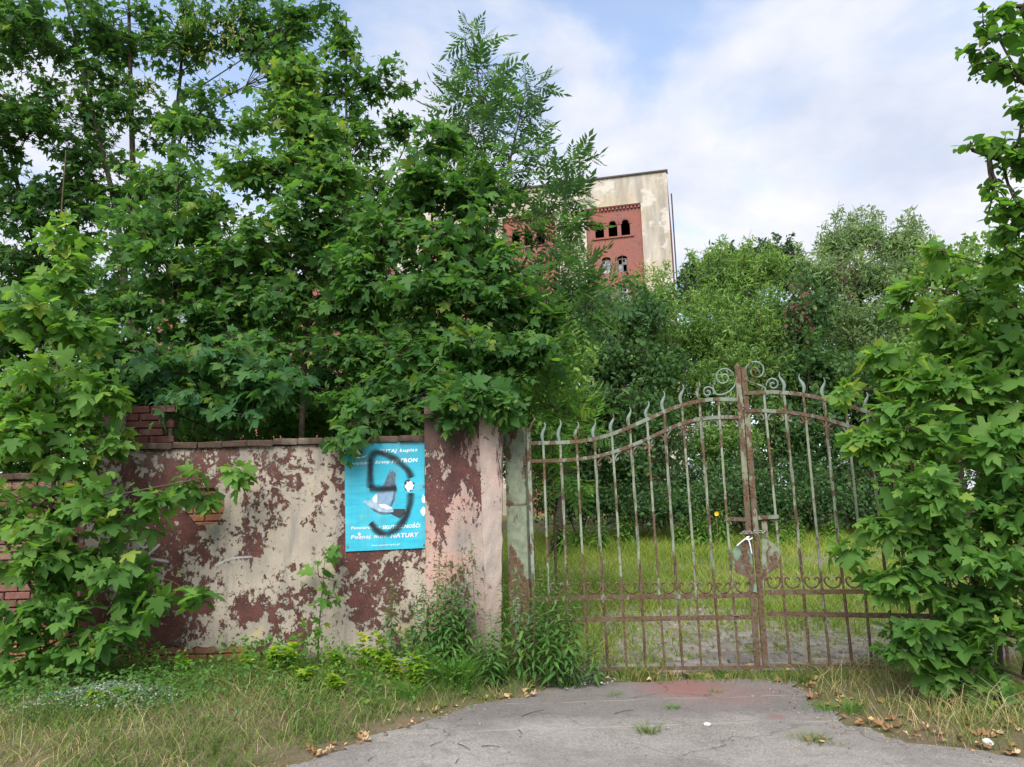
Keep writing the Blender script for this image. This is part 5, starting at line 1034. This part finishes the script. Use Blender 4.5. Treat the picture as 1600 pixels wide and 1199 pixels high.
gold = [(683, 7.35, 850, 'tall goldenrod stem just left of the pillar, below the sign'), (700, 7.3, 868, 'bushy goldenrod stem in the middle of the pillar front'), (716, 7.38, 880, 'goldenrod stem in the clump before the pillar'), (672, 7.28, 905, 'goldenrod stem in the clump before the pillar'), (732, 7.3, 858, 'goldenrod stem in the clump before the pillar'), (690, 7.2, 915, 'goldenrod stem in the clump before the pillar'), (745, 7.35, 830, 'thin goldenrod stem before the pillar corner'), (610, 7.4, 905, 'reddish tipped weed stem under the sign corner'), (650, 7.4, 935, 'goldenrod stem in the clump before the pillar'), (705, 7.15, 930, 'goldenrod stem in the clump before the pillar'),
        (678, 7.4, 880, 'goldenrod stem in the clump before the pillar'), (694, 7.33, 862, 'goldenrod stem in the clump before the pillar'), (709, 7.3, 895, 'goldenrod stem in the clump before the pillar'), (724, 7.3, 905, 'goldenrod stem in the clump before the pillar'), (815, 7.42, 898, 'goldenrod stem in the thicket before the hinge post'), (830, 7.2, 915, 'goldenrod stem in the thicket before the hinge post'), (869, 7.3, 870, 'goldenrod stem in the thicket before the hinge post'), (893, 7.12, 915, 'goldenrod stem in the thicket before the hinge post'),
        (790, 7.45, 905, 'goldenrod stem in the thicket before the hinge post'), (806, 7.35, 915, 'goldenrod stem in the thicket before the hinge post'), (822, 7.3, 880, 'goldenrod stem in the thicket before the hinge post'), (838, 7.35, 895, 'goldenrod stem in the thicket before the hinge post'), (850, 7.3, 905, 'goldenrod stem in the thicket before the hinge post'), (862, 7.2, 885, 'goldenrod stem in the thicket before the hinge post'), (876, 7.15, 862, 'dark tall goldenrod stem against the first gate bars'), (886, 7.2, 872, 'dark tall goldenrod stem against the first gate bars'), (900, 7.2, 900, 'goldenrod stem in the thicket before the hinge post'), (775, 7.2, 950, 'goldenrod stem in the thicket before the hinge post'), (925, 7.2, 985, 'short bluish weed at the foot of the left gate bars'), (760, 7.1, 975, 'goldenrod stem in the thicket before the hinge post'), (855, 7.5, 880, 'goldenrod stem in the thicket before the hinge post')]
ORD = ['leftmost', 'second', 'third', 'fourth', 'fifth', 'sixth', 'seventh', 'eighth', 'ninth', 'tenth', 'eleventh', 'twelfth', 'thirteenth', 'fourteenth', 'fifteenth', 'sixteenth']
gold.sort(); cnt_ = {}; g2 = []
for px, d, py, lab in gold:
    k = cnt_[lab] = cnt_.get(lab, -1)+1; multi = sum(1 for z in gold if z[3] == lab) > 1
    g2.append((px, d, py, (ORD[k]+(' from left ' if k else ' ')+lab) if multi else lab))
for px, d, py, lab in g2:
    x = at(px, 960, d)[0]; top = at(px, py, d)[2]; h = top-float(gz(x, d)); weed('goldenrod', lab, 'weed', x, d, max(h, .25), 'lance', 'goldenrod', 66, .13, GG, lean=(random.uniform(-.08, .05), random.uniform(-.05, .05)), branch=random.choice((0, 0, 1)))
# yellowing vine-like weeds
YG = 'yellow-green weeds at the wall foot'
yw = [(300, 7.2, 1020, 'yellow-green leafy weed at the wall foot, furthest left of its kind'), (420, 7.0, 1005, 'yellow-green weed right of the brick foot of the wall'), (455, 7.1, 1000, 'yellow-green weed at the wall foot beside the seedling'), (470, 6.7, 1040, 'low yellow-green weed before the seedling'), (540, 7.1, 1010, 'yellow-green weed below the left edge of the sign'), (575, 7.1, 985, 'yellow-green weed below the middle of the sign'), (605, 7.0, 985, 'tallest yellow-leaved weed under the sign'), (625, 6.9, 1020, 'yellow-green weed below the right edge of the sign'), (650, 6.8, 1015, 'yellow-green weed left of the grass tuft'), (205, 6.3, 1105, 'small yellow weed in the silvery ground cover'), (140, 6.2, 1130, 'yellowish weed at the lower left in the silvery ground cover'), (385, 7.2, 1010, 'small green weed by the wall'), (520, 6.6, 1075, 'low weed with rounded leaves in the verge')]
for px, d, py, lab in yw:
    x = at(px, 1050, d)[0]; top = at(px, py, d)[2]; h = max(.15, top-float(gz(x, d))); weed('leafy_weed', lab, 'weed', x, d, h, 'maple_lo', 'yellowweed', 16, .085, YG, lean=(random.uniform(-.1, .1), -.05), taper=False, branch=3, stemr=.003)
# tufts
def tuft(name, label, x, y, n, h, spread, mat, group, w=.007, lean=(.4, 1.1), tb=.4):
    b0 = G(x, y); r = np.minimum(np.abs(rng.standard_normal(n)), 1.5)*spread; a = R_(n, 0, 6.28); P = b0+np.stack([r*np.cos(a), r*np.sin(a), 0*r], -1); P[:, 2] = gz(P[:, 0], P[:, 1])-.005
    me = blades(P, h*R_(n, .55, 1.1), R_(n, w*.6, w*1.1), R_(n, *lean), R_(n, .2, .65), np.clip(tb+.2*rng.standard_normal(n), 0, 1), b0, a+rng.standard_normal(n)*.4)
    o = mesh_obj(name, me, M[mat]); o.location = tuple(b0); tag(o, label, 'grass tuft', group); return o
TG = 'grass tufts'
for px, py, n, h, sp_, mt, lab, w in ((712, 1085, 420, .42, .12, 'tuft', 'lush arching tuft of bright grass at the foot of the pillar', .009), (1014, 1146, 110, .16, .045, 'grass', 'upright tuft of grass growing out of the asphalt', .005), (1050, 1108, 60, .07, .03, 'tuft', 'small leafy tuft in the asphalt before the gate', .012), (1117, 1083, 50, .08, .025, 'grass', 'small tuft in a crack before the gate centre', .005), (1268, 1158, 170, .11, .08, 'grass', 'flat tuft in the asphalt right of the red stain', .005), (1310, 1165, 60, .07, .05, 'grass', 'sparse tuft at the asphalt crack on the right', .005), (1130, 1056, 130, .14, .07, 'tuft', 'green tuft at the foot of the gate left of the stiles', .006), (1010, 1052, 140, .14, .08, 'tuft', 'green tuft at the foot of the left gate bars', .006), (890, 1072, 160, .15, .09, 'tuft', 'bright tuft on the asphalt edge before the goldenrod', .008), (640, 1105, 150, .26, .07, 'tuft', 'dark green tuft near the litter at the verge edge', .010), (1290, 1110, 120, .14, .10, 'tuft', 'green tuft at the corner of the right verge', .006), (1330, 1112, 110, .15, .07, 'tuft', 'second green tuft on the right verge edge', .006), (1120, 1160, 24, .04, .03, 'grass', 'tiny tuft in the asphalt below the gate', .004), (1240, 1060, 160, .2, .10, 'grass', 'yellow tuft at the foot of the right gate leaf', .005), (960, 1088, 60, .09, .05, 'tuft', 'little tuft at the upper edge of the asphalt', .005)):
    q = gpx(px, py); tuft('grass_tuft', lab, q[0], q[1], n, h, sp_, mt, TG, w)
# silvery ground cover
c0 = gpx(170, 1112, .12); n = 2600; P = np.stack([c0[0]+.34*rng.standard_normal(n), c0[1]+.2*rng.standard_normal(n), np.zeros(n)], -1); P[:, 2] = gz(P[:, 0], P[:, 1])+.17*np.exp(-((P[:, 0]-c0[0])/.5)**2)*(.5+.5*rng.random(n))*np.exp(-((P[:, 1]-c0[1])/.3)**2)+.02
stuff('silvery_ground_cover', leaves_mesh('oval', P, rv(n)*[1, 1, .4], UP+rv(n)*.7, R_(n, .010, .026), np.clip(.35+.35*rng.standard_normal(n), 0, 1), np.zeros(3)), M['silver'], 'silvery grey creeping ground cover at the lower left', 'ground cover')
n = 3000; P = np.stack([c0[0]+.7*rng.standard_normal(n), c0[1]+.45*rng.standard_normal(n)+.1, np.zeros(n)], -1); P[:, 2] = gz(P[:, 0], P[:, 1])+.22*rng.random(n)
stuff('green_ground_cover', leaves_mesh('oval', P, rv(n)*[1, 1, .4], UP+rv(n)*.4, R_(n, .02, .05), np.clip(.4+.25*rng.standard_normal(n), 0, 1), np.zeros(3)), M['goldenrod'], 'small leaved green ground cover round the silvery patch', 'ground cover')
c1 = gpx(895, 1064, .02); n = 500; P = np.stack([c1[0]+.16*rng.standard_normal(n), c1[1]+.12*rng.standard_normal(n), np.zeros(n)], -1); P[:, 2] = gz(P[:, 0], P[:, 1])+.07*rng.random(n)
stuff('silvery_ground_cover', leaves_mesh('oval', P, rv(n)*[1, 1, .4], UP+rv(n)*.4, R_(n, .015, .035), np.clip(.3+.3*rng.standard_normal(n), 0, 1), np.zeros(3)), M['silver'], 'small silvery plant patch at the asphalt edge before the goldenrod', 'ground cover')
# low leafy weeds carpeting the wall foot
P = scatter(9500, -4.4, .1, 6.3, 7.6, lambda x, y: (vn(x*2.5, y*3, 5) > -.1) & (x < edgeL(y)-.35)); n = len(P); P[:, 2] += .32*rng.random(n)**1.4*sst((P[:, 1]-6.2)/1.)
stuff('wall_foot_weeds', leaves_mesh('oval', P, rv(n)*[1, 1, .5]+UP*.2, UP*.8+rv(n)*.5, R_(n, .02, .06), np.clip(.4+.25*rng.standard_normal(n), 0, 1), np.zeros(3)), M['tuft'], 'mixed low green weeds along the foot of the wall', 'weeds')
# tall yard weeds with a yellow flower
YWG = 'tall weeds at the far side of the yard'
for k, (px, d, py) in enumerate(sorted(((1090, 18, 790), (1108, 18.2, 780), (1128, 18, 785), (940, 18, 800), (975, 18.5, 796), (870, 17, 800), (1220, 18, 800), (1245, 18.4, 806), (1060, 18.3, 800), (905, 18.2, 802), (1300, 18, 802)))):
    x = at(px, 820, d)[0]; h = max(.4, at(px, py, d)[2]-float(gz(x, d))); weed('yard_weed', ORD[k]+(' from left' if k else '')+' of the tall pale weeds at the far side of the yard', 'weed', x, d, h, 'lance', 'tuft', 40, .22, YWG, branch=4, stemr=.008)
x = at(1119, 803, 17.4)[0]; base = G(x, 17.4); fz = at(1119, 803, 17.4)[2]; fr = empty('flowering_weed', base, 'weed with one yellow flower seen left of the lock', 'flower'); f = MB(); f.tube([base, base*.5+np.array([x, 17.4, fz])*.5, np.array([x, 17.4, fz])], .008, 5); f.build('stem', M['greenstem'], fr, True, base)
f = MB()
for k in range(11):
    a = k/11*6.28; dv = np.array([math.cos(a), -.25, math.sin(a)]); c_ = np.array([x, 17.38, fz]); f.prism([c_, c_+nrmz(dv)*.04+np.array([-.018*math.sin(a), 0, .018*math.cos(a)]), c_+nrmz(dv)*.055, c_+nrmz(dv)*.04-np.array([-.018*math.sin(a), 0, .018*math.cos(a)])], (0, -.006, 0))
f.build('petals', M['yellowflower'], fr, False, base)
# maple seed clusters in the tall maple
sr = []
for px, py in ((300, 20), (330, 30), (365, 30), (350, 60), (335, 85), (310, 85), (215, 130), (285, 35), (372, 55), (240, 140), (110, 140), (60, 55)):
    c = at(px, py, 11.6); sr.append(c+rv(26)*.12)
P = np.concatenate(sr); n = len(P)
mo = [o for o in bpy.data.objects if o.get('label', '').startswith('tall dark maple')][0]
sdo = mesh_obj('seed_clusters', leaves_mesh('narrow', P, rv(n)*.5-UP, rv(n), R_(n, .05, .09), np.clip(.5+.3*rng.standard_normal(n), 0, 1), np.array(mo.location)), M['samara'], mo); sdo['kind'] = 'stuff'

# ---------------------------------------------------------------- fallen leaves, twigs, pebbles, litter
def dead_mesh(seed):
    r = np.random.default_rng(seed); V, T = (maple_tpl(-.5-.6*r.random()) if seed % 2 else oval_tpl(.36, 3, -.35)); V = V[:]; V[:, 2] += .18*r.random()*np.sin(V[:, 0]*5+V[:, 1]*4)+.12*np.abs(V[:, 0])*r.random()*3; V[:, 2] -= V[:, 2].min()
    me = np_mesh('fallen_leaf', V, T, False, np.full(len(V), r.random())); me.materials.append(M['drydead']); return me
DM = [dead_mesh(k) for k in range(10)]
def dead(px, py, s_, lab, grp):
    q = gpx(px, py); o = bpy.data.objects.new('fallen_leaf', random.choice(DM)); COL.objects.link(o); o.location = (q[0], q[1], max(float(gz(q[0], q[1])), .006)+.004)
    o.rotation_euler = (random.uniform(-.25, .25), random.uniform(-.25, .25), random.uniform(0, 6.28)); s_ *= .82; o.scale = (s_, s_, s_*random.uniform(.6, 1.3)); return tag(o, lab, 'leaf', grp)
random.seed(9)
for k in range(44):
    f_ = random.random(); px = 480+f_*370; py = np.interp(px, [450, 560, 650, 740, 840], [1199, 1160, 1130, 1105, 1082])-random.uniform(-6, 16); dead(px, py, random.uniform(.04, .085), 'dry tan leaf lying along the left edge of the asphalt', 'fallen leaves along the left asphalt edge')
for k in range(30): dead(random.uniform(870, 1240), random.uniform(1048, 1066), random.uniform(.05, .10), 'dry tan leaf lying before the foot of the gate', 'fallen leaves at the foot of the gate')
for k in range(70):
    px = random.uniform(1260, 1600); dead(px, np.interp(px, [1245, 1280, 1330, 1450, 1600], [1080, 1105, 1130, 1158, 1180])-random.uniform(-4, 38), random.uniform(.045, .10), 'dry orange-brown leaf in the drift on the right verge', 'fallen leaves on the right verge')
dead(1072, 1056, .15, 'largest pale curled leaf before the left gate leaf', 'fallen leaves at the foot of the gate'); dead(1163, 1052, .14, 'big tan leaf leaning at the foot of the stiles', 'fallen leaves at the foot of the gate')
for px, py in ((1264, 1160), (1278, 1163), (1290, 1159)): dead(px, py, .06, 'small brown leaf in the flat tuft on the asphalt', 'fallen leaves on the asphalt tuft')
def ground_tube(name, pts, r, mat, lab, cat, grp):
    Q = [np.array([gpx(*q)[0], gpx(*q)[1], max(.012, float(gz(*gpx(*q)[:2]))+.012)]) for q in pts]; f = MB(); f.tube(smooth_curve(Q, 8), np.linspace(r, r*.5, 8), 5); o = f.build(name, mat, None, True, Q[0]); o.location = tuple(Q[0]); return tag(o, lab, cat, grp)
for k, (a, c_, lab) in enumerate((((815, 1122), (850, 1112), 'thin dark twig on the asphalt near the verge'), ((672, 1169), (692, 1162), 'short dark twig on the left asphalt'), ((752, 1169), (782, 1170), 'straight twig lying left of the asphalt middle'), ((715, 1165), (735, 1175), 'pale bent twig on the left asphalt'), ((575, 1192), (588, 1184), 'short curved twig at the lower left of the asphalt'), ((960, 1118), (990, 1112), 'fine twig on the upper asphalt'), ((810, 1143), (816, 1150), 'tiny twig in the middle of the asphalt'), ((712, 1195), (718, 1188), 'tiny twig at the lower edge'))):
    ground_tube('twig', [a, ((a[0]+c_[0])/2, (a[1]+c_[1])/2-2), c_], .003, M['twig'], lab, 'twig', 'twigs on the asphalt')
P = scatter(9000, -1.8, 3.5, 4.4, 7.3, lambda x, y: (x > edgeL(y)-.2) & (x < edgeR(y)+.2) & (rng.random(len(x)) < .015+.5*np.exp(-((x-edgeL(y))/.16)**2)+.6*np.exp(-((x-edgeR(y))/.2)**2))); n = len(P); P[:, 2] = np.maximum(P[:, 2], .006)+.003
stuff('leaf_crumbs', leaves_mesh('oval', P, rv(n)*[1, 1, .15], UP+rv(n)*.35, R_(n, .006, .028), np.clip(.35+.3*rng.standard_normal(n), 0, 1), np.zeros(3)), M['drydead'], 'brown leaf crumbs and litter scattered along the asphalt edges', 'leaf litter')
P = scatter(5000, -1.8, 3.8, 4.4, 7.3, lambda x, y: (x > edgeL(y)-.05) & (x < edgeR(y)+.1) & (rng.random(len(x)) < .10+.5*np.exp(-((x-edgeL(y))/.3)**2)+.5*np.exp(-((x-edgeR(y))/.3)**2))); n = len(P)
oc_ = np.array([(1, 0, 0), (-1, 0, 0), (0, 1, 0), (0, -1, 0), (0, 0, .7), (0, 0, -.7)], float); of_ = np.array([(0, 2, 4), (2, 1, 4), (1, 3, 4), (3, 0, 4), (2, 0, 5), (1, 2, 5), (3, 1, 5), (0, 3, 5)])
P[:, 2] = np.maximum(P[:, 2], .006); sz = R_(n, .002, .008)[:, None, None]; Vg = P[:, None]+(oc_[None]+rng.uniform(-.3, .3, (n, 6, 3)))*sz
stuff('grit', np_mesh('grit', Vg.reshape(-1, 3), (of_[None]+np.arange(n)[:, None, None]*6).reshape(-1, 3), False), M['pebble'], 'loose grit scattered over the asphalt and along its edges', 'grit')
def rock(name, px, py, r, mat, lab, cat, grp=None, flat=.6, sub=2, amp=.25, seed=1):
    bm = bmesh.new(); bmesh.ops.create_icosphere(bm, subdivisions=sub, radius=1); rr = random.Random(seed)
    for v in bm.verts: k = 1+amp*float(vn(v.co.x*3+seed, v.co.y*3+v.co.z*2, seed))+rr.uniform(-amp, amp)*.25; v.co = Vector((v.co.x*r*k, v.co.y*r*k*.85, v.co.z*r*k*flat))
    me = bpy.data.meshes.new(name); bm.to_mesh(me); bm.free(); q = gpx(px, py); o = mesh_obj(name, me, mat); o.location = (q[0], q[1], max(.004, float(gz(q[0], q[1])))+r*flat*.6); o.rotation_euler = (0, 0, seed); return tag(o, lab, cat, grp)
rock('stone', 1544, 1165, .035, M['stone'], 'white stone lying on the right verge edge', 'stone', None, .7, seed=2)
rock('stone', 1105, 1135, .028, M['stone'], 'small pale stone on the asphalt near the sandy crack', 'stone', None, .5, seed=3)
for k, (px, py, lab) in enumerate(((976, 1134, 'dark pebble on the asphalt left of the tuft'), (1043, 1140, 'grey pebble right of the upright tuft'), (1145, 1158, 'grey pebble on the lower asphalt'), (750, 1133, 'pale pebble near the left asphalt edge'), (1176, 1090, 'grey pebble before the right gate leaf'), (660, 1125, 'pale pebble among the fallen leaves'), (968, 1167, 'dark pebble low on the asphalt'))): rock('pebble', px, py, .014, M['pebble'], lab, 'pebble', 'pebbles on the asphalt', .6, 1, seed=k+5)
rock('crumpled_plastic', 632, 1078, .13, M['plastic_litter'], 'crumpled grey plastic litter in the verge under the sign', 'litter', None, .5, 4, .55, seed=4)
rock('crumpled_plastic', 668, 1062, .08, M['plastic_litter'], 'smaller scrap of grey plastic litter beside the grass tuft', 'litter', None, .5, 4, .55, seed=6)
q = gpx(1512, 1078); bt_ = empty('bottle', (q[0], q[1], float(gz(q[0], q[1]))+.035), 'dark bottle with white cap lying under the maple bush', 'bottle')
def lathe_x(prof, n=16):
    f = MB(); V = [(x, r*math.cos(a), r*math.sin(a)) for x, r in prof for a in np.linspace(0, 6.283, n, False)]; F = [(i*n+k, i*n+(k+1) % n, (i+1)*n+(k+1) % n, (i+1)*n+k) for i in range(len(prof)-1) for k in range(n)]; f.add(V, F+[tuple(range(n)), tuple(range((len(prof)-1)*n, len(prof)*n))]); return f
lathe_x([(.0, .014), (.06, .015), (.09, .033), (.12, .036), (.26, .036), (.265, .03)]).build('glass_body', M['bottle'], bt_, True); lathe_x([(-.022, .016), (-.018, .0185), (.018, .0185), (.019, .015)]).build('cap', M['white'], bt_, True)
bt_.rotation_euler = (0, math.radians(14), math.radians(-50))
